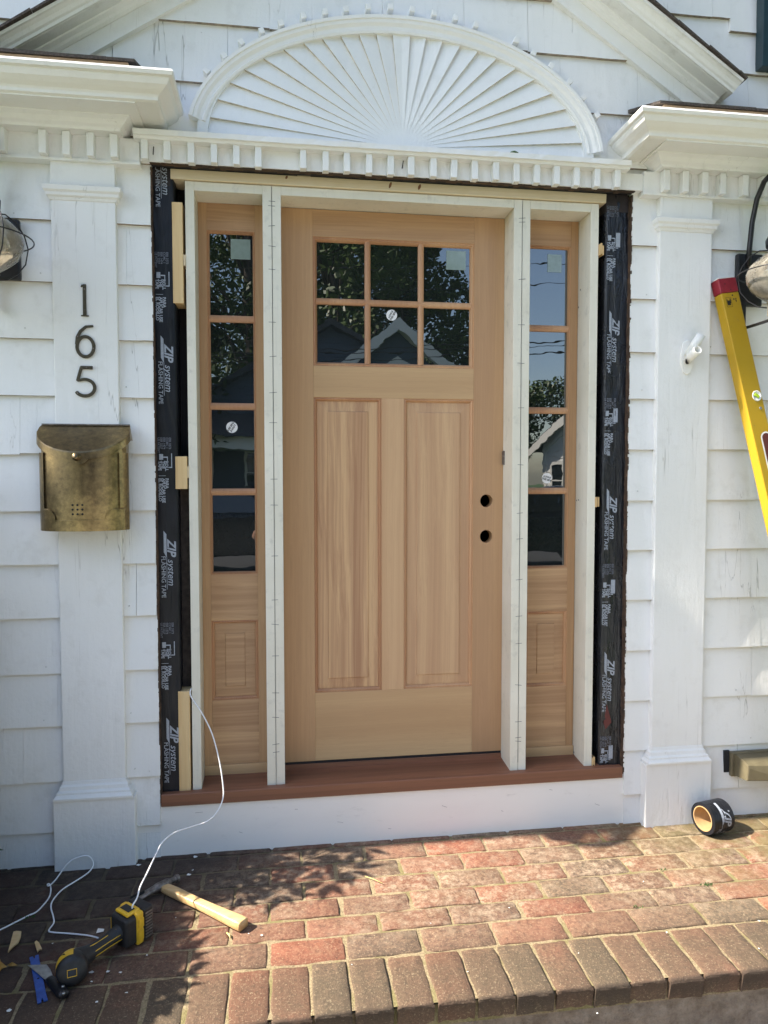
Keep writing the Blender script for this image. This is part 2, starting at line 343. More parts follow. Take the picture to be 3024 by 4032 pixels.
k = NM('rough grey masonry'); n = k.noise(50, 6, .7); k.bump(n, 1., .02)
m_riser = k.set(k.ramp(k.noise(22, 6, .75), [(.3, srgb(112, 98, 84)), (.7, srgb(168, 154, 138))]), .95)

# ================================================================== THE HOUSE FRONT
OX0, OX1 = -.432, 1.287                                  # the cut-out in the siding
house = thing('house', 'white shingled house front with pediment, sunburst fan and dentils around the new door', 'house', (.4228, 0, ZB))
mb = MB()
mb.box(-9, OX0, -.012, .16, -.6, 2.18); mb.box(OX1, 6, -.012, .16, -.6, 2.18)
mb.box(-9, 6, -.0121, .1601, 2.18, 5.0); mb.box(OX0, OX1, -.004, .159, -.6, -.045)
obj('wall', mb, m_paint, house)
for xa, xb, e in ((-9.3, -3.0, .50), (-2.999, -1.35, .42), (-1.349, 6.3, .50)):  # unseen eave, overhang depths stepped to block sun where shade is wanted
    mb = MB(); mb.box(xa, xb, -e + .035, .5, 5.0, 5.12); mb.box(xa, xb, -e, -e + .035, 4.98, 5.14); obj('added_eave', mb, m_trim, house)
mb = MB()                                                 # the dark hall behind the door
mb.quad((-1.2, .162, -.1), (2, .162, -.1), (2, 3, -.1), (-1.2, 3, -.1)); mb.quad((-1.2, 3, -.1), (2, 3, -.1), (2, 3, 2.4), (-1.2, 3, 2.4))
mb.quad((-1.2, .162, -.1), (-1.2, 3, -.1), (-1.2, 3, 2.4), (-1.2, .162, 2.4)); mb.quad((2, .162, -.1), (2, 3, -.1), (2, 3, 2.4), (2, .162, 2.4)); mb.quad((-1.2, .162, 2.4), (2, .162, 2.4), (2, 3, 2.4), (-1.2, 3, 2.4))
obj('interior_wall', mb, plain('dim hall paint', (.12, .11, .10), .8), house)

def courses(name, x0, x1, zs, edge=None, wmin=.16, wmax=.42, seed=1, gap=.0011, wide=.12):
    """overlapping painted shingles; zs are the butt lines from the lowest up"""
    rg = random.Random(seed); mb = MB()
    for z, zn in zip(zs, zs[1:]):
        x = x0 - rg.uniform(0, .2)
        while x < x1:
            xn = x + rg.uniform(wmin, wmax)
            g = gap * rg.uniform(.4, 1.5) if rg.random() > wide else .003
            a, b = max(x, x0), min(xn - g, x1)
            if edge == 'r' and b == x1: b += rg.uniform(-.003, .0012)
            if edge == 'l' and a == x0: a += rg.uniform(-.0012, .003)
            if b - a > .004:
                dz = rg.uniform(-.0022, .0022); dt = rg.uniform(-.0014, .0014); dd = rg.uniform(-.0016, .0016)
                yb = -.0340 + dd; yt = -.0198 + dd * .3; i = len(mb.v); n = 5
                for q in range(n + 1):                    # a slightly wavy butt line
                    xx = a + (b - a) * q / n; wv = rg.uniform(-.0009, .0009) if 0 < q < n else 0
                    for yy, zz in ((yb, z + dz + dt * (q / n - .5) + wv), (-.0125, z + dz + wv), (-.0125, zn + .012), (yt, zn + .012)): mb.v.append(Vector((xx, yy, zz)))
                for q in range(n):
                    for e in range(4):
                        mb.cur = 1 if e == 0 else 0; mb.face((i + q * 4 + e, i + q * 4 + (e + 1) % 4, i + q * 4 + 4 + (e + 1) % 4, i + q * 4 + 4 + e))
                mb.cur = 0; mb.face((i, i + 1, i + 2, i + 3)); e = i + n * 4; mb.face((e + 3, e + 2, e + 1, e))
            x = xn
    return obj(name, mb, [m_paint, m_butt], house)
ZL = [-.30, -.103, .071, .262, .446, .636, .817, .998, 1.188, 1.380, 1.569, 1.757, 1.956, 2.16]
ZR = [-.30, -.1086, .062, .256, .450, .643, .8345, 1.0235, 1.2132, 1.4034, 1.576, 1.770, 1.967, 2.16]
ZU = [2.16, 2.245, 2.434, 2.630, 2.8136, 3.0, 3.19, 3.38, 3.57, 3.76, 3.95, 4.14, 4.33, 4.52, 4.71, 4.9, 5.0]
courses('shingle_siding', -3.4, OX0, ZL, 'r', seed=3, wmin=.3, wmax=.6)
courses('shingle_siding', OX1, 3.8, ZR, 'l', seed=5, wmin=.25, wmax=.5)
courses('shingle_siding', -.80, 1.66, ZU, seed=8, wmin=.22, wmax=.5)
courses('shingle_siding', -3.4, -.8005, [2.16, 2.22, 2.41, 2.593, 2.775, 2.965, 3.15, 3.34, 3.53, 3.72, 3.91, 4.1, 4.3, 4.5, 4.7, 4.9, 5.0], seed=9, wmin=.3, wmax=.6)
courses('shingle_siding', 1.6605, 3.8, [2.16, 2.27, 2.45, 2.6155, 2.766, 2.95, 3.14, 3.33, 3.52, 3.71, 3.9, 4.1, 4.3, 4.5, 4.7, 4.9, 5.0], seed=12, wmin=.18, wmax=.4)
# torn brown edges where the siding was cut back
rg = random.Random(4); mb = MB()
for xa, sg in ((OX0, 1), (OX1, -1)):
    z = -.03
    while z < 2.15:
        h = rg.uniform(.003, .022); t = .0016 + .0022 * abs(math.sin(z * 9 + sg)) * rg.uniform(.3, 1.3); zt = min(z + h, 2.15)
        mb.box(*(sorted((xa - sg * .002, xa + sg * t))), -.0285 + rg.uniform(0, .008), .0, z, zt); z += h
for q in range(90):
    x = OX0 + (OX1 - OX0) * q / 90; mb.box(x, x + .0193, -.0505 + rg.uniform(0, .004), -.030 + rg.uniform(-.006, .004), 2.1515 + rg.uniform(0, .005), 2.1575)
obj('torn_edge', mb, m_raw, house)

rgn = random.Random(15); m_nail = plain('painted nail head', (.60, .60, .57), .6, 0, .1, 60)
sd_ = [o for o in bpy.data.objects if o.name.startswith('shingle_siding')]
for so_, x0, x1, zs in ((sd_[0], -.92, -.46, ZL), (sd_[1], 1.30, 1.84, ZR)):
    for z in zs[1:-1]:
        for q in range(2):
            x = rgn.uniform(x0, x1); mb = MB(); mb.lathe([(.0, -.0014), (.0026, -.0009), (.0030, .001)], Matrix.Translation((x, -.0318, z + rgn.uniform(.018, .035))) @ Matrix.Rotation(R(-90), 4, 'X'), 8); obj('nail_head', mb, m_nail, so_)

# ---- pilasters
def ring3(o_list, x0, x1, zz):                            # a three-sided moulding run: profile (o, z) round left, front, right
    pass
def three_side(mb, prof, x0, x1):
    rings = [[(x0 - o, -.012, z) for o, z in prof], [(x0 - o, -.05 - o, z) for o, z in prof], [(x1 + o, -.05 - o, z) for o, z in prof], [(x1 + o, -.012, z) for o, z in prof]]
    mb.loft(rings, True, True)
def pilaster(x0, x1, top):
    mb = MB(); mb.box(x0, x1, -.05, -.010, .0, top); p = obj('pilaster', mb, m_trim, house, .0025)
    mb = MB(); mb.box(x0 - .030, x1 + .032, -.068, -.0105, -.30, .018); obj('plinth', mb, m_trim, p, .003)
    mb = MB(); three_side(mb, [(-.01, .018), (.026, .019), (.026, .026), (.018, .036), (.018, .042), (.011, .048), (.009, .060), (.004, .066), (.002, .076), (-.01, .076)], x0, x1); obj('base_moulding', mb, m_trim, p)
    mb = MB(); three_side(mb, [(-.01, 2.018), (.003, 2.018), (.006, 2.026), (.012, 2.031), (.013, 2.040), (.019, 2.046), (.021, 2.060), (.016, 2.064), (-.01, 2.066)], x0, x1); obj('cap_moulding', mb, m_trim, p)
    return p
pilaster(-.747, -.543, 2.155); pilaster(1.386, 1.594, 2.155)

# ---- base board under the sill
mb = MB(); mb.prism([(-.536, -.30), (1.384, -.30), (1.384, -.020), (1.2835, -.020), (1.2835, -.0435), (-.4325, -.0435), (-.4325, -.017), (-.536, -.017)], -.022, -.002, lambda p, q, t: (p, t, q))
obj('base_board', mb, m_board, house, .0015)

# ---- gutters, bed mouldings, dentils and the little return roofs
GP = [(.12, 2.268), (.222, 2.266), (.231, 2.270), (.232, 2.279), (.236, 2.285), (.250, 2.293), (.264, 2.304), (.270, 2.315), (.271, 2.321), (.281, 2.324), (.285, 2.334), (.280, 2.342), (.268, 2.343), (.262, 2.333), (.12, 2.331)]
BP = [(.05, 2.226), (.104, 2.226), (.107, 2.234), (.118, 2.240), (.128, 2.252), (.141, 2.259), (.144, 2.269), (.05, 2.269)]
def run(mb, prof, xe, xfar, ref, sg):                     # sg +1: the free end faces +x
    mb.loft([[(xfar, -o, z) for o, z in prof], [(xe + sg * (o - ref), -o, z) for o, z in prof], [(xe + sg * (o - ref), -.012, z) for o, z in prof]], True, True)
def eave_return(xe_g, xe_b, xe_r, xfar, sg, dents, xf_in):
    mb = MB(); run(mb, GP, xe_g, xfar, .222, sg)
    g = obj('gutter', mb, m_gutter, house)
    xs = sorted((xe_g - sg * .06, xfar)); mb = MB(); mb.box(xs[0], xs[1], -.222, -.013, 2.262, 2.2665); obj('soffit', mb, m_gutter, g)
    mb = MB(); run(mb, BP, xe_b, xfar, .144, sg); obj('bed_moulding', mb, m_trim, house)
    fr = MB(); xs = sorted((xf_in, xfar)); fr.box(xs[0], xs[1], -.056, -.0122, 2.148, 2.227); fr.box(xs[0] - .002, xs[1] + .002, -.063, -.0123, 2.141, 2.1505)
    f = obj('frieze', fr, m_trim, house, .0015)
    for x in dents:
        d = MB(); j = random.uniform(-.0015, .0015); d.box(x + j, x + .0235 + j, -.088, -.0562, 2.1505 + j, 2.2245, .0008); obj('dentil', d, m_trim, f, .0015)
    r = MB(); rg = random.Random(3); n = 36
    for q in range(n):
        xa, xb = [xe_r + (xfar - xe_r) * t for t in (q / n, (q + 1) / n)]; xa, xb = sorted((xa, xb))
        e = rg.uniform(-.003, .003); i = len(r.v)
        for x in (xa, xb):
            for y, z in ((-.262 + e, 2.364 + e * .5), (-.262 + e, 2.3735 + e), (-.018, 2.458), (-.018, 2.444)): r.v.append(Vector((x, y, z)))
        for e4 in range(4): r.face((i + e4, i + (e4 + 1) % 4, i + 4 + (e4 + 1) % 4, i + 4 + e4))
        r.face((i, i + 1, i + 2, i + 3)); r.face((i + 7, i + 6, i + 5, i + 4))
    rr = obj('return_roof', r, m_shingle, house)
    fb = MB(); xs = sorted((xe_r - sg * .02, xfar)); fb.box(xs[0], xs[1], -.250, -.232, 2.325, 2.366); obj('fascia', fb, plain('weathered fascia', srgb(206, 180, 156), .8, 0, .1, 40), rr)
eave_return(-.384, -.474, -.437, -3.4, 1, [-.895 - .0735 * i for i in range(1, 5)] + [-.895, -.770, -.6958, -.6234, -.5503], -.462)
eave_return(1.249, 1.318, 1.262, 3.8, -1, [1.378, 1.453, 1.528, 1.600, 1.69, 1.765, 1.84, 1.915, 1.99], 1.315)

# ---- the entablature across the door
mb = MB(); mb.box(-.4615, 1.3145, -.052, -.0124, 2.158, 2.218); f = obj('frieze', mb, m_trim, house, .0015)
mb = MB(); n = 60; rg = random.Random(11); X0, X1 = -.476, 1.246
prof = [(.0125, 2.216), (.086, 2.216), (.090, 2.2235), (.098, 2.226), (.099, 2.243), (.060, 2.250), (.0125, 2.252)]
mb.loft([[(X0 + (X1 - X0) * q / n, -o + rg.uniform(-.0012, .0012), z + rg.uniform(-.0008, .0008)) for o, z in prof] for q in range(n + 1)], True, True)
obj('ledge_moulding', mb, m_trim, house)
for x in [-.4544, -.3822, -.304, -.2306, -.1576, -.0845, .0655, .1406, .2122, .2902, .3649, .4372, .5137, .5885, .6626, .7399, .8150, .8900, .9636, 1.039, 1.1151, 1.1918]:
    d = MB(); j = random.uniform(-.001, .001); d.box(x + j, x + .0218 + j, -.081, -.0522, 2.1525 + random.uniform(-.002, .003), 2.2168, .0009); obj('dentil', d, m_trim, f, .0015)
mb = MB()
for u, v in ((870, 355), (332, 325)):
    p = at_y(u, v, -.055); mb.tube([p + Vector((-.002, 0, -.014)), p + Vector((.001, -.006, .010))], .0016, 6)
obj('hook', mb, m_rubber, f)

# ---- sunburst fan
FX, FZ = .4228, 2.256
def erad(t, a, b): return 1 / math.sqrt((math.cos(t) / a) ** 2 + (math.sin(t) / b) ** 2)
def fp(t, a, b, y): r = erad(t, a, b); return Vector((FX + r * math.cos(t), y, FZ + r * math.sin(t)))
A1, B1 = .664, .388
mb = MB(); N = 64
mb.prism([(FX + .70 * math.cos(math.pi * q / N), FZ - .01 + .42 * math.sin(math.pi * q / N)) for q in range(N + 1)], -.033, -.0155, lambda p, q, t: (p, t, q))
fan = obj('fan_panel', mb, m_fan, house)
ends = [(.4481, 2.6451), (.506, 2.6431), (.5661, 2.6378), (.6303, 2.627), (.6926, 2.6079), (.7603, 2.5873), (.832, 2.560), (.8999, 2.5252), (.9665, 2.4819), (1.0147, 2.4304), (1.06, 2.376), (1.0832, 2.3161)]
endl = [(.3858, 2.6438), (.3281, 2.6389), (.2684, 2.6317), (.2056, 2.6202), (.1438, 2.6038), (.0806, 2.5835), (.015, 2.5559), (-.0503, 2.5202), (-.1142, 2.4791), (-.1649, 2.4338), (-.2127, 2.3777), (-.2439, 2.3175)]
mb = MB()
def wedge(t0, t1, y0, y1):                               # t0 edge nearer the top is let in, t1 edge stands proud
    K = 5; y_in = -.041
    hub = [fp(t0 + (t1 - t0) * q / K, .085, .055, y_in - .004) for q in range(K + 1)]
    out = [fp(t0 + (t1 - t0) * q / K, A1, B1, y0 + (y1 - y0) * q / K) for q in range(K + 1)]
    for q in range(K): mb.quad(hub[q], hub[q + 1], out[q + 1], out[q])
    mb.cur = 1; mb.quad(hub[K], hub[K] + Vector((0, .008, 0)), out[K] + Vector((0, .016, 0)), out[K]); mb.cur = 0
for lst in (ends, endl):
    an = [math.atan2(z - FZ, x - FX) for x, z in lst] + [0 if lst is ends else math.pi]
    for a, b in zip(an, an[1:]): wedge(a, b, -.0385, -.0500)
ta, tb = math.atan2(ends[0][1] - FZ, ends[0][0] - FX), math.atan2(endl[0][1] - FZ, endl[0][0] - FX)
wedge(ta + (tb - ta) * .5, ta, -.047, -.0505); wedge(ta + (tb - ta) * .5, tb, -.047, -.0505)
i = len(mb.v)                                            # the plain hub
mb.v += [fp(math.pi * q / 24, .090, .058, -.0452) for q in range(25)] + [Vector((FX, -.0462, FZ))]
for q in range(24): mb.face((i + q, i + q + 1, i + 25))
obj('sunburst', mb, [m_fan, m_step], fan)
mb = MB()                                                # the flat ring between the rays and the arch
mb.loft([[fp(math.pi * q / 96, a, b, y) for a, b, y in ((A1, B1, -.034), (A1, B1, -.0525), (.70, .412, -.0525), (.70, .412, -.034))] for q in range(97)], True, True)
obj('fan_rim', mb, m_fan, fan)
mb = MB(); AA, BB, Z0 = .733, .444, 2.250
prof = [(-.056, -.02), (-.056, -.056), (-.048, -.059), (-.044, -.054), (-.034, -.056), (-.024, -.063), (-.014, -.064), (-.012, -.068), (-.002, -.069), (.0, -.064), (.0, -.02)]
rings = []
for q in range(121):
    t = .075 + (math.pi - .075 - .14) * q / 120
    P = Vector((FX + AA * math.cos(t), 0, Z0 + BB * math.sin(t))); nn = Vector((math.cos(t) / AA, 0, math.sin(t) / BB)).normalized()
    rings.append([P + nn * o + Vector((0, y, 0)) for o, y in prof])
mb.loft(rings, True, True); obj('arch_moulding', mb, m_trim, fan)
def zzp(x0, y0, sc, pts): return [((x0 + x * sc) / 1.82278, (y0 + y * sc) / 1.82278) for x, y in pts]
BL = zzp(0, 0, .66305, [(1235, 430), (1340, 340), (1440, 260), (1560, 195)]) + zzp(1000, 0, .66305, [(165, 148), (297, 103), (425, 83), (550, 65), (680, 54), (812, 54), (940, 66), (1068, 90), (1197, 118), (1317, 157), (1560, 247)]) + zzp(1924, 0, .66305, [(160, 250), (262, 325), (365, 400), (472, 495), (555, 585), (635, 690)])
for u, v in BL:
    P = at_y(u, v, -.06); nn = Vector(((P.x - FX) / AA ** 2, 0, (P.z - Z0) / BB ** 2)).normalized(); tt = Vector((nn.z, 0, -nn.x)); P = P + nn * .006
    M = Matrix(((tt.x, 0, nn.x, P.x), (0, 1, 0, 0), (tt.z, 0, nn.z, P.z), (0, 0, 0, 1)))
    d = MB(); d.box(-.0092, .0092, -.066, -.0225, -.010, .010, .0012, M); obj('block', d, m_trim, fan, .002)

# ---- pediment rakes
SX = .4265; s_, c_ = math.sin(R(32.74)), math.cos(R(32.74))
def rake(sg):
    def P(d, nn, y):                                     # d along the slope from the apex, nn square to it
        return Vector((SX + sg * (d * c_ + nn * s_), y, 3.162 - d * s_ + nn * c_))
    def strip(name, prof, d1, mat, parent, bev=0):
        mb = MB(); mb.loft([[P(-.02 - nn * s_ / c_, nn, y) for nn, y in prof], [P(d1 + nn * 0, nn, y) for nn, y in prof]], True, True)
        return obj(name, mb, mat, parent, bev)
    L = 1.342 if sg > 0 else 1.50
    r = strip('pediment_rake', [(0, -.0127), (0, -.046), (.057, -.046), (.057, -.0127)], L, m_trim, house)
    strip('bed_moulding', [(.050, -.03), (.0505, -.052), (.056, -.060), (.063, -.064), (.070, -.076), (.0765, -.078), (.0765, -.03)], L, m_trim, r)
    strip('soffit', [(.0745, -.03), (.0745, -.122), (.081, -.122), (.081, -.03)], L, m_rake, r)
    strip('crown_moulding', [(.0760, -.112), (.0755, -.130), (.083, -.133), (.087, -.139), (.096, -.146), (.103, -.156), (.104, -.163), (.112, -.165), (.112, -.05), (.0815, -.05)], L + .02, m_rake, r)
    mb = MB(); rg = random.Random(6 + sg); d = -.08
    while d < L + .02:
        dn = d + .14; e = rg.uniform(0, .004); mb.loft([[P(dd, nn + k, y) for nn, y in ((.1122, -.174 - e), (.119, -.174 - e), (.119, -.03), (.1122, -.03))] for dd, k in ((d, .004), (min(dn, L + .025) + .0, 0))], True, True); d = dn + .001
    obj('roof_edge', mb, m_shingle, r)
rake(1); rake(-1)

# ---- shutter upstairs at the right
mb = MB(); mb.box(1.765, 1.805, -.075, -.031, 2.626, 3.9); mb.box(2.10, 2.14, -.075, -.031, 2.626, 3.9); mb.box(1.8055, 2.0995, -.0745, -.031, 2.626, 2.69); mb.box(1.8055, 2.0995, -.0745, -.031, 3.82, 3.9)
for q in range(28): z = 2.70 + q * .04; mb.box(1.806, 2.099, -.066, -.056, z, z + .034)
obj('shutter', mb, m_shutter, house, .002)

# ================================================================== ROUGH OPENING: black tape, cavity, blocks, header
def tape_strip(x0, x1, xin, label, seed):
    rg = random.Random(seed); mb = MB(); nz, nx = 150, 10
    # the front sheet, wrinkled, then folded back into the opening
    P = []
    for a in range(nz + 1):
        z = -.022 + 2.178 * a / nz; row = []
        for b in range(nx + 1):
            x = x0 + (x1 - x0) * b / nx; row.append(Vector((x, -.0016 + (.0014 if seed == 1 else .0022) * math.sin(z * 23 + 180 * x + seed + 2 * math.sin(z * 9)) * math.sin(z * 7 + x * 60) + rg.uniform(-.0006, .0006) * seed, z)))
        edge = row[-1] if xin > x1 - 1e-6 else row[0]
        back = [Vector((xin + rg.uniform(-.0015, .0015), .03, z)), Vector((xin, .15, z))]
        row = row + back if xin >= x1 - 1e-6 else back[::-1] + row
        P.append(row)
    i = len(mb.v); w_ = len(P[0])
    for row in P: mb.v += row
    mb.sm = True
    for a in range(nz):
        for b in range(w_ - 1): mb.face((i + a * w_ + b, i + a * w_ + b + 1, i + (a + 1) * w_ + b + 1, i + (a + 1) * w_ + b))
    return obj('flashing_tape', mb, m_tape if seed == 1 else m_tape2, None, label=label, cat='tape', group='flashing tape down the sides of the opening')
tl = tape_strip(-.4315, -.3630, -.3610, 'black flashing tape with white print along the side of the opening nearest the mailbox', 1)
tr = tape_strip(1.2000, 1.2865, 1.1985, 'wrinkled black flashing tape down the side of the opening nearest the yellow level', 2)
def prints(tape, xf, xz, groups, rollers, codes, y, bars=True):
    def D(x, z): return lambda c: Vector((x + c.y, y, z - c.x))
    for z in groups:
        mb = MB(); text_mesh(mb, 'ZIP', .040, D(xz - .0145, z), .28, .0012); text_mesh(mb, 'system', .033, D(xz - .0135, z - .0690), .28, .0002)
        text_mesh(mb, 'FLASHING TAPE', .0205, D(xf - .007, z - .058), 0, .0002)
        k = [(xz - .0185, z - .062), (xz - .0185, z - .175), (xz - .0170, z - .175), (xz - .0170, z - .062), (xz - .0175, z - .055), (xz - .0180, z + .018), (xz - .0275, z + .030), (xz - .0275, z - .045)]
        i = len(mb.v); mb.v += [Vector((a, y, b)) for a, b in k]; mb.face([i + q for q in range(8)]); obj('printed_lettering', mb, m_print, tape)
    for z in rollers:
        mb = MB()
        def rc(a, b, c_, d_): mb.quad((xf + a, y, z + b), (xf + c_, y, z + b), (xf + c_, y, z + d_), (xf + a, y, z + d_))
        rc(-.009, -.002, .004, .018); rc(.0045, .005, .020, .009); rc(.017, -.030, .020, .0049); rc(.0205, -.030, .031, -.0265); rc(.022, -.025, .039, .028) if bars else rc(.031, -.03, .034, .02)
        for q, ww in enumerate(('ROLL', 'THE', 'TAPE')): text_mesh(mb, ww, .0145, D(xf + .011 - q * .0115, z - .006), 0, .0006)
        for q, ww in enumerate(('PARA', 'APLICAR USE', 'EL RODILLO')): text_mesh(mb, ww, .0145, D(xf + .011 - q * .0115, z - .066), 0, .0006)
        mb.quad((xf - .012, y, z - .058), (xf + .012, y, z - .058), (xf + .012, y, z - .0565), (xf - .012, y, z - .0565)); obj('printed_instruction', mb, m_print, tape)
    for z in codes:
        dim = MB()
        for q in range(5): text_mesh(dim, ('ESR 3373', 'CCMC 1', 'ESR 1474', 'ESR 2227', 'US PATENT')[q], .0105, D(xf + .024 - q * .0095, z), 0, .0003)
        obj('printed_code', dim, m_print_dim, tape)
zf = lambda v, u=1310: at_y(u, v, 0).z
prints(tl, -.4135, -.3845, [zf(v, 350) for v in (316, 744, 1165, 1568)], [zf(v, 350) for v in (600, 992, 1398)], [zf(v, 350) for v in (545, 945, 1345)], -.0035, False)
prints(tr, 1.2140, 1.2415, [zf(v) for v in (688, 1072, 1424)], [zf(v) for v in (519, 898, 1268, 1625)], [zf(v) for v in (445, 860, 1218, 1590)], -.0035)
mb = MB(); mb.quad((1.226, -.0036, zf(1520)), (1.246, -.0036, zf(1560)), (1.222, -.0036, zf(1575)), (1.214, -.0036, zf(1560))); obj('red_print', mb, m_red_print, tr)

mb = MB(); mb.box(-.3605, -.3255, .055, .075, -.02, 1.10); obj('cavity_board', mb, m_dusty, house)
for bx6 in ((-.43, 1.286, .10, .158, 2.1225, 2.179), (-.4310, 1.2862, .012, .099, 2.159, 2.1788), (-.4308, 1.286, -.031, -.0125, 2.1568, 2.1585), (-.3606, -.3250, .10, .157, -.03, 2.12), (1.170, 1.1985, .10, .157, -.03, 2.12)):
    mb = MB(); mb.box(*bx6); obj('cavity_dark', mb, m_void, house)  # black sheets standing in for the darkness inside the gaps
m_oldframe = plain('dark old framing', srgb(40, 34, 34), .8, 0, .3, 30)
for bx6 in ((-.4312, -.372, -.003, .09, 2.10, 2.1585), (1.196, 1.2864, -.003, .09, 2.095, 2.1585)):
    mb = MB(); mb.box(*bx6); obj('old_framing', mb, m_oldframe, house)

mb = MB(); mb.box(-.3715, 1.1943, -.008, .09, 2.1232, 2.1570, .0006)
obj('header_board', mb, m_header, None, .0018, label='long pale pine board lying flat along the top of the door frame', cat='board')
mb = MB(); mb.box(.058, .103, -.004, .08, 2.1578, 2.1675); obj('wood_shim', mb, m_header, None, label='small wood shim wedged between the header board and the dentil moulding', cat='shim', group='wood shims around the frame')
def block(x0, x1, z0, z1, yf, lab, top=None):
    mb = MB(); mb.box(x0, x1, yf, yf + .085, z0, z1, .0006); obj('wood_block', mb, m_pine, None, .0015, label=lab, cat='wood block', group='pine blocks beside the frame')
block(-.3685, -.3335, 1.706, 2.047, -.006, 'long upright pine block beside the top of the frame, uppermost of the pine blocks')
block(-.3690, -.3290, 1.069, 1.182, -.006, 'short square pine block beside the mailbox side of the frame, showing end grain')
block(-.3715, -.3315, -.0015, .357, -.004, 'pine block standing on the sill at the left end, the white cable behind it')
for x0, x1, z0, z1, lab in ((-.3330, -.3248, 1.836, 1.872, 'chewed wood shim behind the longest pine block'), (-.3282, -.3232, 1.108, 1.148, 'splintered wood shim between the short pine block and the frame')):
    mb = MB(); mb.box(x0, x1, -.003, .05, z0, z1, .0015); obj('wood_shim', mb, m_header, None, label=lab, cat='shim', group='wood shims around the frame')
for u, v, hh, ww, lab in ((1299, 540, .036, .020, 'split wood shim against the black tape near the top of the frame'), (1288, 1084, .034, .016, 'wood shim against the black tape at the height of the door bores'), (1283, 1645, .03, .012, 'wood shim at the sill at the foot of the frame beside the black tape')):
    p = at_y(u, v, 0); mb = MB(); x0 = 1.1700
    for q in range(3): mb.box(x0 + ww * q / 3, x0 + ww * (q + 1) / 3 - .0008, -.002 + random.uniform(-.003, .004), .06, p.z - hh / 2 + random.uniform(-.004, .004), p.z + hh / 2 + random.uniform(-.004, .006))
    obj('wood_shim', mb, m_pine, None, label=lab, cat='shim', group='wood shims around the frame')

hbk = [o for o in bpy.data.objects if o.name == 'header_board'][0]
m_knot = plain('pine knot', srgb(124, 84, 52), .7, 0, .2, 90)
for u, v, a, b in ((843, 400, .0045, .011), (906, 404, .005, .010), (619, 383, .004, .006)):
    p = at_y(u, v, -.0083); mb = MB(); i = len(mb.v); mb.v += [Vector((p.x + a * math.cos(t) + .3 * b * math.sin(t), -.0086, p.z + b * math.sin(t))) for t in [2 * math.pi * q / 14 for q in range(14)]]; mb.face([i + q for q in range(14)]); obj('knot', mb, m_knot, hbk)
bbd = [o for o in bpy.data.objects if o.name == 'base_board'][0]
m_scuff = plain('pencil scuff', srgb(150, 148, 144), .6, 0, .1, 60)
rgs = random.Random(77)
for u, v in ((430, 1755), (520, 1798), (640, 1748), (735, 1776), (842, 1790), (960, 1742), (1085, 1752), (1190, 1706), (1290, 1738), (1352, 1756)):
    p = at_y(u, v, -.0222); L = rgs.uniform(.004, .016); M = Matrix.Translation(p) @ Matrix.Rotation(rgs.uniform(-.3, .5), 4, 'Y'); mb = MB(); mb.box(-L, L, -.0003, .0003, -.0005, .0005, .0002, M); obj('scuff_mark', mb, m_scuff, bbd)

# ================================================================== THE NEW DOOR UNIT
unit = thing('door_unit', 'new unfinished fir entry door with two sidelights in a primed white frame', 'door', (.4228, .05, 0))
D = .110
def post(x0, x1, marks=(), uu=0):
    mb = MB(); mid = (x0 + x1) / 2
    if x1 - x0 > .05:
        mb.box(x0, mid - .0006, 0, .158, -.004, 2.1214); mb.box(mid + .0006, x1, .0007, .158, -.004, 2.1214)
    else: mb.box(x0, x1, 0, .158, -.004, 2.1214)
    p = obj('post' if x1 - x0 > .05 else 'jamb', mb, m_primed, unit, .0012)
    if marks:
        pm = MB()
        for v in marks:
            z = at_y(uu, v, 0).z; a = random.uniform(-.13, .16); ww = random.uniform(.011, .0135)
            M = Matrix.Translation((mid + random.uniform(-.001, .001), 0, z)) @ Matrix.Rotation(a, 4, 'Y'); pm.box(-ww, ww, -.0006, .0002, -.0007, .0007, 0, M)
        pm.box(mid - .0005, mid + .0005, -.0005, .001, .03, 2.118); obj('pencil_mark', pm, m_pencil, p)
    return p
jl = post(-.3245, -.2940)
post(-.0633, 0, (435, 445, 488, 532, 582, 696, 770, 848, 913, 1035, 1091, 1201, 1296, 1349, 1417, 1497, 1550, 1608, 1625), 590)
post(.8431, .9055, (471, 479.5, 603, 701.5, 784.6, 881, 1004, 1108.5, 1164, 1252, 1331, 1390, 1479.6, 1558.8, 1593, 1601), 1122)
jr = post(1.1381, 1.1695)
nm = MB()
for u, v in ((1254, 626), (1250, 664), (1246, 1081), (1250, 1080), (1240, 1625)):
    d = ray(u, v); p = CAMP + d * ((1.138 - CAMP.x) / d.x); nm.box(1.1370, 1.1385, p.y - .002, p.y + .002, p.z - .003, p.z + .003)
obj('nail_hole', nm, m_pencil, jr)
for x0, x1 in ((-.2938, -.0635), (.0002, .8429), (.9057, 1.1379)):
    mb = MB(); mb.box(x0, x1, .0006, .158, 2.0909, 2.1212); obj('head_jamb', mb, m_primed, unit, .0012)
mb = MB(); mb.prism([(-.030, -.0425), (-.030, -.0015), (-.028, .0008), (.0, .0), (.158, .0132), (.158, -.0425)], -.4298, 1.2815, lambda p, q, t: (t, p, q)); obj('sill', mb, m_sill, unit, .0015)
mb = MB(); mb.box(.0005, .8425, .1085, .15, .006, .026); tho = obj('threshold', mb, m_sill, unit, .001); mb = MB(); mb.box(.0008, .8422, .112, .15, .0262, .0355); obj('weather_strip', mb, m_black, tho)

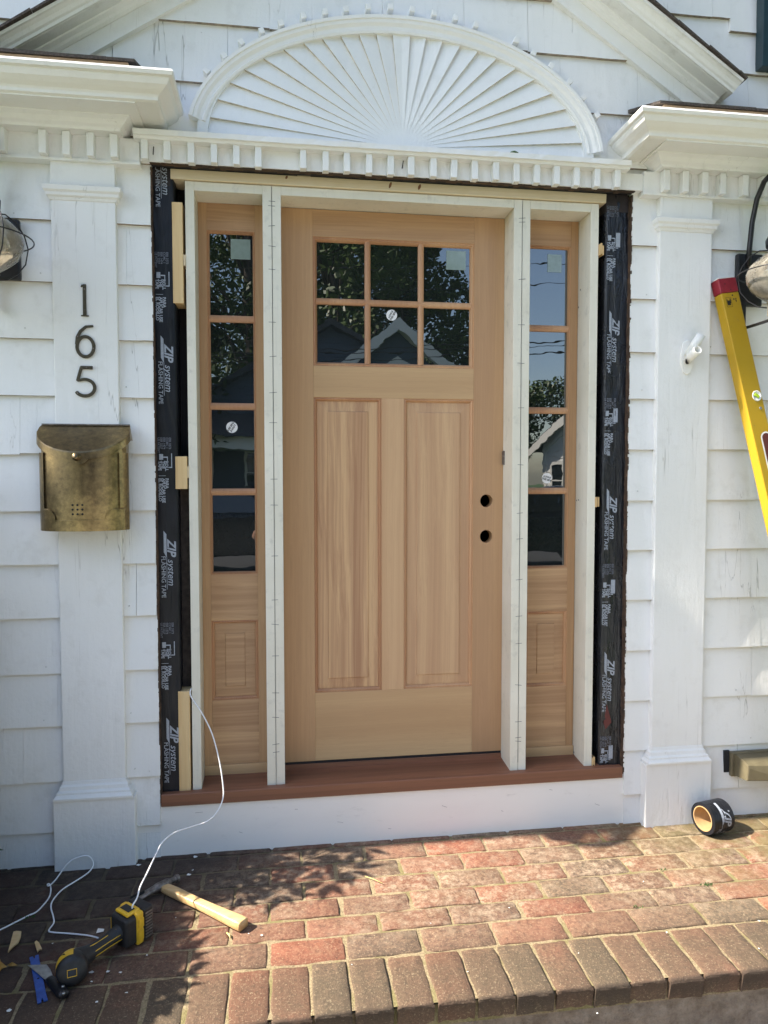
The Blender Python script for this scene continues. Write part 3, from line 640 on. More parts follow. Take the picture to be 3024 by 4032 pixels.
def frame_bevel(mb, x0, x1, z0, z1, ins, ya, yb, bow=0):  # mitred sloping bead round an opening
    ring = lambda i, y: [(x0 + i, y, z0 + i), (x1 - i, y, z0 + i), (x1 - i, y, z1 - i), (x0 + i, y, z1 - i)]
    mb.loft([ring(0, ya), ring(.0018, ya + .003), ring(ins * .45, ya + .001), ring(ins * .8, (ya + yb) / 2 + .0), ring(ins, yb)], True, False)
def raised(mb, x0, x1, z0, z1, yb, yf, a, b, st=.003):    # a raised field: flat margin, slope, small step, flat
    ring = lambda i, y: [(x0 + i, y, z0 + i), (x1 - i, y, z0 + i), (x1 - i, y, z1 - i), (x0 + i, y, z1 - i)]
    mb.loft([ring(0, yb), ring(a, yb - .001), ring(b, (yb + yf) / 2), ring(b + .0015, yf + st * .2), ring(b + .003, yf)], True, False)
    i = len(mb.v); mb.v += [Vector(p) for p in ring(b + .003, yf)]; mb.face((i, i + 1, i + 2, i + 3))
def hole_plate(mb, x0, x1, z0, z1, cx, cz, r, y0, y1, n=40):
    out = []; inn = []
    for q in range(n):
        t = 2 * math.pi * (q + .5) / n; dx, dz = math.cos(t), math.sin(t)
        k = min((x1 - cx) / dx if dx > 0 else (x0 - cx) / dx, (z1 - cz) / dz if dz > 0 else (z0 - cz) / dz)
        out.append((cx + dx * k, cz + dz * k)); inn.append((cx + dx * r, cz + dz * r))
    for cxn, czn in ((x0, z0), (x0, z1), (x1, z0), (x1, z1)):   # snap the nearest ring point into each corner
        q = min(range(n), key=lambda q: (out[q][0] - cxn) ** 2 + (out[q][1] - czn) ** 2); out[q] = (cxn, czn)
    mb.loft([[(x, y0, z) for x, z in out], [(x, y0, z) for x, z in inn], [(x, y1, z) for x, z in inn]], True, False)
def pane(x0, x1, z0, z1, y, parent, tilt=0):
    mb = MB(); M = Matrix.Translation(((x0 + x1) / 2, y, (z0 + z1) / 2)) @ Matrix.Rotation(tilt, 4, 'Z') @ Matrix.Rotation(tilt * .6, 4, 'X')
    hx, hz = (x1 - x0) / 2 + .002, (z1 - z0) / 2 + .002; mb.box(-hx, hx, 0, .005, -hz, hz, 0, M); return obj('pane', mb, m_glass, parent)
def sticker(u, v, y, parent, rot):
    p = at_y(u, v, y); mb = MB(); mb.cur = 0; n = 32; r = .0205; i = len(mb.v)
    mb.v += [Vector((p.x + r * math.cos(2 * math.pi * q / n), y - .0008, p.z + r * math.sin(2 * math.pi * q / n))) for q in range(n)]; mb.face([i + q for q in range(n)])
    mb.cur = 1; ca, sa = math.cos(rot), math.sin(rot)
    for ln, oy in (('LOW-E', .0018), ('THIS SIDE', -.0085)):
        text_mesh(mb, ln, .0095, lambda c, oy=oy: Vector((p.x + c.x * ca - (c.y + oy) * sa, y - .0012, p.z + c.x * sa + (c.y + oy) * ca)), .2, .0004, 'CENTER')
    obj('sticker', mb, [m_sticker, m_ink], parent, label='round white sticker with slanted black lettering')

# ---- door leaf
mb = MB(); mb.box(.0008, .1155, D, D + .045, .036, 2.089); door = obj('door', mb, m_stile, unit, .0008)
mb = MB(); xa, xb, cx = .7245, .8423, .7772
for z0, z1 in ((.036, .825), (.937, .965), (1.072, 2.089)): mb.box(xa, xb, D, D + .045, z0, z1)
hole_plate(mb, xa, xb, .825, .937, cx, .881, .0247, D, D + .045); hole_plate(mb, xa, xb, .965, 1.072, cx, 1.0184, .0247, D, D + .045)
obj('stile', mb, m_stile, door)
mb = MB(); mb.box(.1157, .7243, D + .0004, D + .044, 1.9905, 2.0885); obj('top_rail', mb, m_toprail, door, .0006)
mb = MB(); mb.box(.1157, .7243, D + .0004, D + .044, 1.4055, 1.5215); obj('lock_rail', mb, m_rail, door, .0006)
mb = MB(); mb.box(.1157, .7243, D + .0004, D + .044, .0365, .2970); obj('bottom_rail', mb, m_rail, door, .0006)
mb = MB(); mb.box(.3694, .4547, D + .0004, D + .044, .2972, 1.4053); obj('stile', mb, fir('pale fir middle stile', srgb(204, 168, 128), srgb(186, 146, 108), 'z', .5, .5, .6), door, .0006)
PX = [(.1300, .3073), (.3295, .5091), (.5318, .7093)]; PZ = [(1.7718, 1.9820), (1.5375, 1.7475)]
mb = MB(); frame_bevel(mb, .1155, .7245, 1.5215, 1.9905, .0150, D + .0006, D + .016); obj('glazing_bead', mb, m_bead, door)
for x in (.3184, .52045):
    mb = MB(); mb.prism([(-.0115, .018), (-.0105, .008), (-.004, .0035), (.004, .0035), (.0105, .008), (.0115, .018)], 1.532, 1.983, lambda p, q, t, x=x: (x + p, D + q, t)); obj('muntin', mb, m_bead, door)
mb = MB(); mb.prism([(-.0118, .018), (-.0105, .0075), (-.004, .003), (.004, .003), (.0105, .0075), (.0118, .018)], .126, .714, lambda p, q, t: (t, D + q, 1.7595 + p)); obj('muntin', mb, m_bead, door)
tl_ = [.0015, -.001, .0012, .0, -.0006, .0014]; k_ = 0
for z0, z1 in PZ:
    for x0, x1 in PX: pane(x0, x1, z0, z1, D + .0165, door, tl_[k_]); k_ += 1
sticker(846, 681, D + .0158, door, R(60))
mb = MB(); p0 = at_y(964, 541, D + .0155); p1 = at_y(1006, 584, D + .0155); mb.box(p0.x, p1.x, D + .0152, D + .0158, p1.z, p0.z); obj('label_patch', mb, m_glass_sticker, door, .0)
for (x0, x1), mat in (((.1155, .3694), m_panel), ((.4547, .7245), m_panel_pale)):
    mb = MB(); frame_bevel(mb, x0, x1, .2970, 1.4055, .0125, D + .0006, D + .0125); obj('panel_bead', mb, m_bead, door)
    mb = MB(); raised(mb, x0 + .012, x1 - .012, .3090, 1.3935, D + .0125, D + .0050, .004, .038); obj('panel', mb, mat, door)
mb = MB(); p0 = at_y(1080, 974, .1); p1 = at_y(1080, 1004, .1); mb.box(.8385, .8430, .090, .1095, p1.z, p0.z, .001); obj('strike_plate', mb, m_darksteel, unit)

# ---- sidelights
def sidelight(x0, mir):
    W = .2307
    X = lambda a: x0 + (W - a if mir else a)
    def bx(name, a, b, z0, z1, mat, par, y=D - .004, t=.04):
        mb = MB(); xs = sorted((X(a), X(b))); mb.box(xs[0], xs[1], y, y + t, z0, z1); return obj(name, mb, mat, par, .0006)
    s = bx('sidelight', .0004, .0305, .044, 2.0906, m_slight, unit)
    bx('stile', W - .0305, W - .0004, .044, 2.0906, m_slight, s)
    bx('top_rail', .0307, W - .0307, 1.9945, 2.0904, m_slrail, s, D - .0036); bx('middle_rail', .0307, W - .0307, .5825, .7540, m_slrail, s, D - .0036); bx('bottom_rail', .0307, W - .0307, .0445, .2860, m_slrail, s, D - .0036)
    a, b = sorted((X(.0305), X(W - .0305)))
    mb = MB(); frame_bevel(mb, a, b, .7540, 1.9945, .0088, D - .0034, D + .010); obj('glazing_bead', mb, m_bead, s)
    for z in (1.6835, 1.3680, 1.0560):
        mb = MB(); mb.prism([(-.0130, .012), (-.0115, .003), (-.004, -.001), (.004, -.001), (.0115, .003), (.0130, .012)], a + .003, b - .003, lambda p, q, t, z=z: (t, D + q, z + p)); obj('muntin', mb, m_bead, s)
    ps = []
    for q, (z0, z1) in enumerate(((1.6960, 1.9835), (1.3800, 1.6705), (1.0690, 1.3560), (.7635, 1.0440))): ps.append(pane(a + .0085, b - .0085, z0, z1, D + .0105, s, (.001, -.0012, .0006, -.0008)[q]))
    mb = MB(); frame_bevel(mb, a, b, .2860, .5825, .011, D - .0034, D + .007); obj('panel_bead', mb, m_bead, s)
    mb = MB(); raised(mb, a + .0105, b - .0105, .2965, .5720, D + .007, D + .0, .003, .038, .002); obj('panel', mb, m_slrail, s)
    mb = MB(); mb.box(x0 + .0004, x0 + W - .0004, D - .012, D + .03, .006, .0442); obj('bottom_stop', mb, m_rail, s, .002)
    return s
s1 = sidelight(-.2940, False); s2 = sidelight(.9062, True)
sticker(501, 923, D + .0098, s1, R(238)); sticker(1181, 1033, D + .0098, s2, R(-14))
for s, u0, v0, u1, v1 in ((s1, 498, 516, 541, 561), (s2, 1183, 549, 1213, 589)):
    p0 = at_y(u0, v0, D + .0096); p1 = at_y(u1, v1, D + .0096); mb = MB(); mb.box(p0.x, min(p1.x, 1.09), D + .0092, D + .0100, p1.z, p0.z); obj('label_patch', mb, m_glass_sticker, s)

# ================================================================== THINGS ON THE WALL
def stroke(mb, pts, wd, y0, y1):                          # a flat letter stroke of varying width, with thickness
    P = [Vector((p[0], p[1])) for p in pts]; L_ = []; R_ = []
    for k, p in enumerate(P):
        d = (P[min(k + 1, len(P) - 1)] - P[max(k - 1, 0)]).normalized(); nn = Vector((-d.y, d.x)); ww = wd[k] if isinstance(wd, list) else wd
        L_.append(p + nn * ww / 2); R_.append(p - nn * ww / 2)
    n = len(P); rings = [[(L_[k].x, y0, L_[k].y), (R_[k].x, y0, R_[k].y), (R_[k].x, y1, R_[k].y), (L_[k].x, y1, L_[k].y)] for k in range(n)]
    mb.loft(rings, True, True)
def arc(cx, cz, rx, rz, a0, a1, n=28): return [(cx + rx * math.cos(R(a0 + (a1 - a0) * q / n)), cz + rz * math.sin(R(a0 + (a1 - a0) * q / n))) for q in range(n + 1)]
NY0, NY1 = -.0565, -.0515
def number(name, fn, u, v, lab, screws):
    p = at_y(u, v, -.05); mb = MB(); fn(mb, p.x, p.z); sm = MB()
    for dx, dz in screws: sm.lathe([(.0, -.0016), (.0026, -.0012), (.0026, .001)], Matrix.Translation((p.x + dx, NY0, p.z + dz)) @ Matrix.Rotation(R(-90), 4, 'X'), 10)
    o = obj('house_number', mb, m_number, None, .0012, label=lab, cat='house number', group='bronze house numbers on the pilaster')
    obj('screw', sm, m_darksteel, o)
def d1(mb, x, z):
    stroke(mb, [(x + .001, z + .052), (x + .0005, z), (x + .0005, z - .051)], [.011, .0105, .0115], NY0, NY1)
    stroke(mb, [(x - .004, z + .0485), (x - .0105, z + .0425)], [.009, .003], NY0 + .0004, NY1); stroke(mb, [(x - .0115, z - .051), (x + .013, z - .051)], .0042, NY0 + .0004, NY1)
def d6(mb, x, z):
    stroke(mb, arc(x, z - .019, .0265, .033, 0, 360, 44), .0108, NY0, NY1)
    stroke(mb, [(x - .0285, z - .012), (x - .025, z + .012), (x - .0145, z + .032), (x + .003, z + .0465), (x + .026, z + .0495)], [.009, .0105, .0105, .0095, .0065], NY0 + .0004, NY1)
def d5(mb, x, z):
    stroke(mb, [(x - .016, z + .0465), (x + .023, z + .0465)], .0112, NY0, NY1)
    stroke(mb, [(x - .0125, z + .049), (x - .0265, z + .002)], [.0105, .0095], NY0 + .0004, NY1)
    stroke(mb, [(x - .0275, z + .0015)] + arc(x - .0035, z - .0195, .0315, .0275, 118, -152, 34), [.003] + [.0085 + .0024 * min(1, q / 8) for q in range(34)] + [.0085], NY0 + .0002, NY1)
number('1', d1, 183, 649, 'bronze house number 1, uppermost on the white pilaster', [(.001, .036), (.0005, -.032)])
number('6', d6, 185, 737, 'bronze house number 6 between the 1 and the 5', [(-.0235, .014), (.0255, -.024)])
number('5', d5, 186, 825, 'bronze house number 5 above the brass mailbox', [(.004, .0465), (-.026, -.038)])

# ---- mailbox
mx, my = -.649, -.0508; box = thing('mailbox', 'antique brass mailbox with bowed front and curved lid on the white pilaster', 'mailbox', (mx, my, .934))
HW, DP = .1345, .105
def bow(t, hw, dp, o=0): return Vector((mx + (hw + o) * (2 * t - 1), my - .035 - (dp - .035 + o) * (1 - (2 * t - 1) ** 2) ** .62, 0))
def bowring(hw, dp, z, o=0, n=28): return [Vector((mx - hw - o, my, z))] + [bow(q / n, hw, dp, o) + Vector((0, 0, z)) for q in range(n + 1)] + [Vector((mx + hw + o, my, z))]
mb = MB(); LZ = lambda p, d=0: Vector((p.x, p.y, 1.286 - .80 * (my - p.y) - d)); mb.loft([bowring(HW, DP, z) for z in (.936, .94, 1.10)] + [[LZ(p, .010) if p.y < my - .01 else Vector((p.x, p.y, 1.24)) for p in bowring(HW, DP, 0)]], True, True); body = obj('body', mb, m_brass, box)
mb = MB()                                                # raised border round the front: sides, foot and scalloped lower corners
def onbow(a, z, o): return bow(.5 + a / (2 * HW), HW, DP, o) + Vector((0, 0, z))
def patch(f0, f1, z0, z1, nu=8, nv=10, o=.0058):           # f0(z), f1(z): left and right limits of a curved strip
    rows = []
    for v in range(nv + 1):
        z = z0 + (z1 - z0) * v / nv; rows.append([onbow(f0(z) + (f1(z) - f0(z)) * u / nu, z, o) for u in range(nu + 1)])
    i = len(mb.v); 
    for r_ in rows: mb.v += r_
    for v in range(nv):
        for u in range(nu): a = i + v * (nu + 1) + u; mb.face((a, a + 1, a + nu + 2, a + nu + 1))
    for v in range(nv):                                  # inner edge thickness
        for u in (0, nu):
            a = rows[v][u]; b = rows[v + 1][u]; mb.quad(a, b, b + Vector((0, .005, 0)), a + Vector((0, .005, 0)))
    for u in range(nu):
        for v in (0, nv):
            a = rows[v][u]; b = rows[v][u + 1]; mb.quad(a, b, b + Vector((0, .005, 0)), a + Vector((0, .005, 0)))
def inner(z):
    if z < .972: return 0
    k = (z - .972) / .036
    return .104 - .030 * math.sqrt(max(0, 1 - min(1, k) ** 2)) if z < 1.008 else .113
patch(lambda z: -.1341, lambda z: -inner(z), .972, 1.190, 6, 40); patch(lambda z: inner(z), lambda z: .1341, .972, 1.190, 6, 40); patch(lambda z: -.1341, lambda z: .1341, .936, .972, 30, 2)
obj('front_border', mb, m_brass, box)
mb = MB()                                                # nine small vent holes
for i3 in range(3):
    for j3 in range(3):
        c0 = onbow((i3 - 1) * .015 - .006, 1.020 - j3 * .0148 + .001, .0006); mb.lathe([(.0034, -.0006), (.0034, .0004)], Matrix.Translation(c0) @ Matrix.Rotation(R(90), 4, 'X'), 12)
obj('vent_hole', mb, m_void, body)
mb = MB(); n = 56                         # the lid: top rising to the wall, front lip dipping to a round tab
back = [Vector((mx - (HW + .006) + 2 * (HW + .006) * q / n, my + .002, 1.284)) for q in range(n + 1)]
fr_ = [LZ(bow(q / n, HW, DP, .012)) for q in range(n + 1)]
mid_ = [back[q].lerp(fr_[q], .5) + Vector((0, 0, .004)) for q in range(n + 1)]
def lipz(q):
    a = (2 * q / n - 1) * HW; base = fr_[q].z - .026
    return min(base, 1.178 - math.sqrt(.031 ** 2 - a * a) * .9) if abs(a) < .031 else base
lo_ = [bow(q / n, HW, DP, .0135) + Vector((0, 0, lipz(q))) for q in range(n + 1)]
fr2 = [p + Vector((0, -.0015, -.005)) for p in fr_]
mb.sm = True; mb.loft([back, mid_, fr_], False, False); mb.sm = False; mb.loft([fr_, fr2, lo_], False, False)
mb.loft([lo_, [p + Vector((0, .004, 0)) for p in lo_]], False, False)
for e in (0, n): mb.face([mb.vert(p) for p in (back[e], mid_[e], fr_[e], fr2[e], lo_[e], Vector((lo_[e].x, my, lo_[e].z)))])
lid = obj('lid', mb, m_brass, box)
mb = MB(); kc = bow(.5, HW, DP, .0135); mb.lathe([(.014, .0), (.0135, .003), (.007, .004), (.006, .009), (.0105, .011), (.0115, .015), (.009, .019), (.0, .0205)], Matrix.Translation((kc.x - .002, kc.y, 1.176)) @ Matrix.Rotation(R(90), 4, 'X'), 20); obj('knob', mb, m_brass, lid)
mb = MB(); mb.box(mx - HW - .006, mx + HW + .006, my - .004, my + .0005, 1.2835, 1.2875); obj('hinge_strip', mb, m_darksteel, box, .001)

# ---- lanterns
def lantern(x, label):
    y0 = -.034; t = thing('wall_lantern', label, 'wall lamp', (x, y0, 1.80), 'black onion lanterns on the siding')
    gy = -.235; gz = 1.825
    mb = MB(); mb.box(x - .052, x + .052, -.052, -.0285, 1.755, 1.950); obj('back_plate', mb, m_black, t, .006)
    mb = MB(); sx = x - .012
    mb.tube([(sx, -.052, 1.90), (sx, -.060, 1.97), (sx + .004, -.066, 2.06), (sx + .010, -.082, 2.14), (sx + .014, -.115, 2.19), (sx + .014, -.16, 2.205), (sx + .012, -.205, 2.18), (x, gy, 2.12), (x, gy, 2.055)], .0095, 10); obj('arm', mb, m_black, t)
    mb = MB(); mb.box(x - .034, x - .017, -.056, -.040, 1.655, 1.77); mb.box(x - .030, x - .021, gy + .02, -.045, 1.664, 1.674); obj('lower_bracket', mb, m_black, t, .002)
    M = Matrix.Translation((x, gy, gz))
    g = MB(); g.lathe([(.044, .098), (.046, .082), (.058, .072), (.088, .055), (.112, .030), (.121, .004), (.118, -.022), (.104, -.050), (.082, -.072), (.060, -.086), (.046, -.094)], M, 40); gl = obj('globe', g, m_globe, t)
    mb = MB(); mb.lathe([(.0, .235), (.012, .232), (.014, .205), (.010, .198), (.020, .185), (.030, .160), (.050, .140), (.060, .120), (.058, .098), (.046, .096), (.046, .090)], M, 28); obj('top_cap', mb, m_black, t)
    mb = MB(); mb.lathe([(.0475, .082), (.049, .094), (.050, .108), (.0, .109)], M, 28); obj('collar', mb, m_cap, t)
    mb = MB(); mb.lathe([(.050, -.088), (.052, -.100), (.048, -.102), (.049, -.140), (.044, -.150), (.044, -.158), (.0, -.160)], M, 28); obj('base_cap', mb, m_cap, t)
    mb = MB()
    mb.tube([(x + .148 * math.cos(2 * math.pi * q / 40), gy + .148 * math.sin(2 * math.pi * q / 40), gz + .004) for q in range(41)], .0022, 6, False)
    for q in range(4):
        a = R(45 + 90 * q); ca, sa = math.cos(a), math.sin(a)
        mb.tube([(x + r * ca, gy + r * sa, gz + h) for r, h in ((.050, .090), (.078, .094), (.110, .078), (.136, .044), (.1475, .004), (.138, -.045), (.112, -.080), (.080, -.104), (.050, -.112))], .0022, 6)
    obj('wire_cage', mb, m_black, t)
    mb = MB(); mb.lathe([(.0, .06), (.016, .05), (.028, .02), (.026, -.006), (.015, -.035), (.013, -.075), (.0, -.076)], M, 16); obj('bulb', mb, plain('frosted bulb', (.8, .78, .72), .4), t)
lantern(-.898, 'black caged onion lantern on the siding beside the house numbers, half out of the picture')
lantern(1.752, 'black caged onion lantern on the siding above the top of the yellow level')

# ---- white flag pole bracket
c = at_y(1483, 745, -.05); t = thing('flagpole_bracket', 'white two-socket flagpole bracket screwed to the bare white pilaster', 'bracket', (1.498, -.0505, 1.494))
mb = MB(); mb.prism([(1.500, 1.492), (1.514, 1.500), (1.527, 1.535), (1.527, 1.575), (1.519, 1.612), (1.500, 1.621), (1.482, 1.610), (1.474, 1.570), (1.474, 1.535), (1.486, 1.500)], -.057, -.0495, lambda p, q, tt: (p, tt, q)); obj('mounting_plate', mb, m_white, t, .002)
def sock(p0, p1, name):
    p0, p1 = Vector(p0), Vector(p1); ax = (p1 - p0); M = Matrix.Translation(p0) @ ax.to_track_quat('Z', 'Y').to_matrix().to_4x4(); L = ax.length
    mb = MB(); mb.lathe([(.016, 0), (.0165, L), (.0125, L), (.0120, L * .25), (.0, L * .24)], M, 24); obj(name, mb, m_white, t)
sock((1.500, -.052, 1.545), (1.502, -.122, 1.574), 'socket'); sock((1.501, -.055, 1.560), (1.535, -.090, 1.636), 'socket')
mb = MB(); mb.lathe([(.0, -.001), (.011, 0), (.011, .004)], Matrix.Translation((1.4915, -.0668, 1.540)) @ Matrix.Rotation(R(90), 4, 'X') @ Matrix.Rotation(R(30), 4, 'Y'), 18); obj('dark_bore', mb, m_void, t)

# ---- dryer vent
t = thing('dryer_vent', 'olive tan plastic vent hood low on the siding beyond the pilaster', 'vent', (1.82, -.03, -.06))
mb = MB(); mb.box(1.7245, 1.915, -.044, -.0205, -.060, .036); obj('flange', mb, m_tan, t, .005)
mb = MB(); mb.loft([[(1.738, -.043, -.054), (1.902, -.043, -.054), (1.902, -.043, .030), (1.738, -.043, .030)], [(1.738, -.080, -.050), (1.902, -.080, -.050), (1.896, -.080, .026), (1.740, -.080, .026)], [(1.739, -.118, -.046), (1.902, -.128, -.052), (1.885, -.116, .004), (1.745, -.116, .012)], [(1.743, -.120, -.044), (1.898, -.130, -.050), (1.880, -.119, -.006), (1.749, -.119, .002)]], True, True); obj('hood', mb, m_tan, t, .005)
mb = MB(); mb.box(1.702, 1.7243, -.031, -.020, -.046, .040); obj('wall_gap', mb, m_void, t)

# ---- long yellow level leaning on the wall
axis = Vector((1.987, -.330, zb(-.33))) - Vector((1.607, -.072, 1.8455)); LEN = axis.length; az = axis.normalized()
fx = Vector((1, .10, 0)); fx = (fx - az * fx.dot(az)).normalized(); fy = fx.cross(az).normalized()
if fy.y < 0: fy = -fy
ML = Matrix(((fx.x, fy.x, az.x, 1.607), (fx.y, fy.y, az.y, -.072), (fx.z, fy.z, az.z, 1.8455), (0, 0, 0, 1)))
t = thing('spirit_level', 'long yellow spirit level with red end cap leaning against the siding', 'level', (1.987, -.33, zb(-.33)))
mb = MB(); mb.box(.0012, .0785, .0012, .042, .056, LEN - .06, 0, ML); obj('beam', mb, m_level, t, .003)
for a, b in ((0, .0555), (LEN - .0595, LEN - .004)):
    mb = MB(); mb.box(0, .080, 0, .043, a, b, 0, ML); obj('end_cap', mb, m_redcap, t, .004)
mb = MB(); mb.box(.004, .076, .003, .040, -.005, -.0002, 0, ML); obj('end_pad', mb, m_white, t, .001)
def on_beam(xc, zc): return ML @ Matrix.Translation((xc, .0010, zc)) @ Matrix.Rotation(R(90), 4, 'X')
for zc in (.455, 1.6):
    mb = MB(); mb.lathe([(.020, -.001), (.020, .0016), (.0155, .0018), (.0155, .0004), (.0, .0004)], on_beam(.055, zc), 28); vr = obj('vial_window', mb, m_white, t)
    mb = MB(); mb.box(-.012, .010, -.006, .006, .0006, .0035, 0, on_beam(.055, zc) @ Matrix.Rotation(R(40), 4, 'Z')); obj('vial', mb, m_vial, vr, .002)
mb = MB(); mb.lathe([(.0055, 0), (.0055, .0012), (.0, .0014)], on_beam(.059, .502), 14); obj('rivet', mb, m_steel, t)
mb = MB(); mb.cur = 0
def slot(r, zz): return [ML @ Vector((.054 + r * math.cos(R(a)), zz, (.615 if math.sin(R(a)) < 0 else .735) + r * math.sin(R(a)))) for a in range(0, 360, 12)]
for r, zz, ci in ((.024, -.0002, 1), (.0185, -.0014, 0)):
    mb.cur = ci; i = len(mb.v); pts = slot(r, zz); mb.v += pts; mb.face([i + q for q in range(len(pts))])
obj('hand_hole', mb, [plain('dark red lining', (.10, .02, .012), .6), m_white], t)
mb = MB(); mb.cur = 0; M5 = ML
def bq(a, b, c_, d_): mb.quad(M5 @ Vector((a, .0006, b)), M5 @ Vector((c_, .0006, b)), M5 @ Vector((c_, .0006, d_)), M5 @ Vector((a, .0006, d_)))
for q in ((.015, .074, .038, .0750), (.015, .110, .038, .111), (.015, .074, .016, .111), (.037, .074, .038, .111), (.018, .086, .032, .104), (.018, .080, .0205, .086), (.031, .079, .035, .097), (.056, .080, .062, .083), (.056, .085, .060, .094)): bq(*q)
obj('warning_mark', mb, m_ink, t)
mb = MB()
for px, pz in ((.047, .068), (.049, .083), (.025, .022), (.045, .046)): mb.lathe([(.003, 0), (.003, .001), (0, .001)], on_beam(px, pz), 8)
obj('rivet', mb, m_rubber, t)
for q in range(5): pass

# ================================================================== THE BRICK LANDING
rg = random.Random(21)
def brow(pts): return pts
WALLY = -.004
rows_v = [((340, 1345)), ((330, 1195)), ((310, 1080)), ((290, 970)), ((300, 862)), ((640, 735)), ((640, 645))]
def z7(x, y): return ((1000 + x * .66305) / 1.82278, (2900 + y * .66305) / 1.82278)
ry = [at_b(*z7(*p)).y for p in rows_v]                   # mortar lines between the courses, front to back
yf = at_b(*z7(1120, 1588)).y                             # the nosing
lines = [yf] + ry + [.03]
mb = MB(); TH = .057
def brick(x0, x1, y0, y1, rot=0):
    n, m = 7, 5; rz = rg.uniform(-.0016, .0022); tx, ty = rg.uniform(-.006, .006), rg.uniform(-.008, .008); cx, cy = (x0 + x1) / 2, (y0 + y1) / 2
    i = len(mb.v); ca, sa = math.cos(rot), math.sin(rot)
    def P(x, y, dz): 
        dx, dy = x - cx, y - cy; X, Y = cx + dx * ca - dy * sa, cy + dx * sa + dy * ca
        return Vector((X, Y, zb(Y) + rz + tx * dx + ty * dy + dz))
    top = []
    for a in range(n + 1):
        for b in range(m + 1):
            u, v = a / n, b / m; x = x0 + (x1 - x0) * u; y = y0 + (y1 - y0) * v
            eg = (a in (0, n)) + (b in (0, m)); dz = rg.uniform(-.0009, .0007) - (.0020 + rg.uniform(0, .0018) if eg == 1 else .0048 if eg == 2 else 0)
            if eg:
                x += rg.uniform(-.0022, .0022); y += rg.uniform(-.0022, .0022)
                x += (cx - x) * .012; y += (cy - y) * .012
            else:                                         # pull the inner rows out so the rounding stays near the arris
                if a == 1: x = x0 + .006
                if a == n - 1: x = x1 - .006
                if b == 1: y = y0 + .006
                if b == m - 1: y = y1 - .006
            mb.v.append(P(x, y, dz))
    for a in range(n):
        for b in range(m): k = i + a * (m + 1) + b; mb.face((k, k + m + 1, k + m + 2, k + 1))
    loop = [i + a * (m + 1) for a in range(n + 1)] + [i + n * (m + 1) + b for b in range(1, m + 1)] + [i + a * (m + 1) + m for a in range(n - 1, -1, -1)] + [i + b for b in range(m - 1, 0, -1)]
    j = len(mb.v)
    for q in loop:
        p = mb.v[q].copy(); p.z -= .006
        if y0 < yf + .05 and p.y < y0 + .01: p.y = y0 + .0005
        mb.v.append(p)
    for q in loop:
        p = mb.v[q].copy(); p.z -= TH + rg.uniform(-.002, .002)
        if y0 < yf + .05 and p.y < y0 + .01: p.y += .010
        mb.v.append(p)
    L = len(loop)
    mb.sm = False
    for q in range(L):
        mb.face((loop[q], loop[(q + 1) % L], j + (q + 1) % L, j + q)); mb.face((j + q, j + (q + 1) % L, j + L + (q + 1) % L, j + L + q))
mb.sm = True
x = -1.6 - .0465
hx = [-.0465 + .1066 * q for q in range(-16, 26)]
for a, b in zip(hx, hx[1:]): mb.sm = True; brick(a + .0028 + rg.uniform(-.0008, .001), b - .0028 + rg.uniform(-.002, .001), yf + rg.uniform(-.004, .005), ry[0] - .0038, rg.uniform(-.012, .012))
for k_, (a, b) in enumerate(zip(ry, ry[1:] + [.03])):
    ph, pt = ((-.050, .2172) if k_ % 2 == 0 else (.056, .2185)); ph *= 1.03; pt *= 1.012
    for q in range(-8, 12):
        xa = ph + pt * q + rg.uniform(-.004, .004); mb.sm = True
        brick(xa + .0033, xa + pt - .0033, a + .0033 + rg.uniform(-.001, .001), b - .0033 + rg.uniform(-.001, .001), rg.uniform(-.006, .006))
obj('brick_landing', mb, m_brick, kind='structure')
mb = MB(); n, m = 120, 26; i = 0
for a in range(n + 1):
    for b in range(m + 1):
        xx = -1.7 + 4.3 * a / n; yy = yf + .012 + (.045 - yf) * b / m; mb.v.append(Vector((xx, yy, zb(yy) - .0038 + rg.uniform(-.0016, .0016))))
mb.sm = True
for a in range(n):
    for b in range(m): k = a * (m + 1) + b; mb.face((k, k + m + 1, k + m + 2, k + 1))
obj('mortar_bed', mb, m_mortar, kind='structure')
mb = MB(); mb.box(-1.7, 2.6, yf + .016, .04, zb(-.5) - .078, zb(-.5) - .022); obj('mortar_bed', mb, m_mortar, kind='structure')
mb = MB(); n = 90; m = 6; yr = yf + .032; zt = zb(yf) - TH + .002
for a in range(n + 1):
    for b in range(m + 1): mb.v.append(Vector((-1.7 + 4.3 * a / n, yr + rg.uniform(-.006, .006), zt + .004 - .16 * b / m)))
mb.sm = True
for a in range(n):
    for b in range(m): k = a * (m + 1) + b; mb.face((k, k + m + 1, k + m + 2, k + 1))
obj('masonry_riser', mb, m_riser, kind='structure')
mb = MB(); mb.box(-1.75, 2.65, yr - .37, yr + .02, zt - .24, zt - .150, .003); obj('lower_step', mb, m_riser, kind='structure', bevel=.01)
GZ = zt - .24
mb = MB(); mb.box(-2.2, 3.2, -7.0, yr - .25, GZ - .1, GZ + .002); obj('path', mb, m_concrete, kind='structure')
mb = MB(); mb.box(-150, 150, -160, 40, GZ - .3, GZ - .004); obj('lawn', mb, m_grass, kind='structure')
mb = MB(); mb.box(-150, 150, -15.5, -8.6, GZ - .2, GZ + .004); obj('road', mb, m_asphalt, kind='structure')
mb = MB(); mb.box(-150, 150, -8.595, -8.35, GZ - .2, GZ + .13); mb.box(-150, 150, -8.345, -7.0, GZ - .2, GZ + .11); mb.box(-150, 150, -15.75, -15.505, GZ - .2, GZ + .13); obj('pavement', mb, m_concrete, kind='structure')

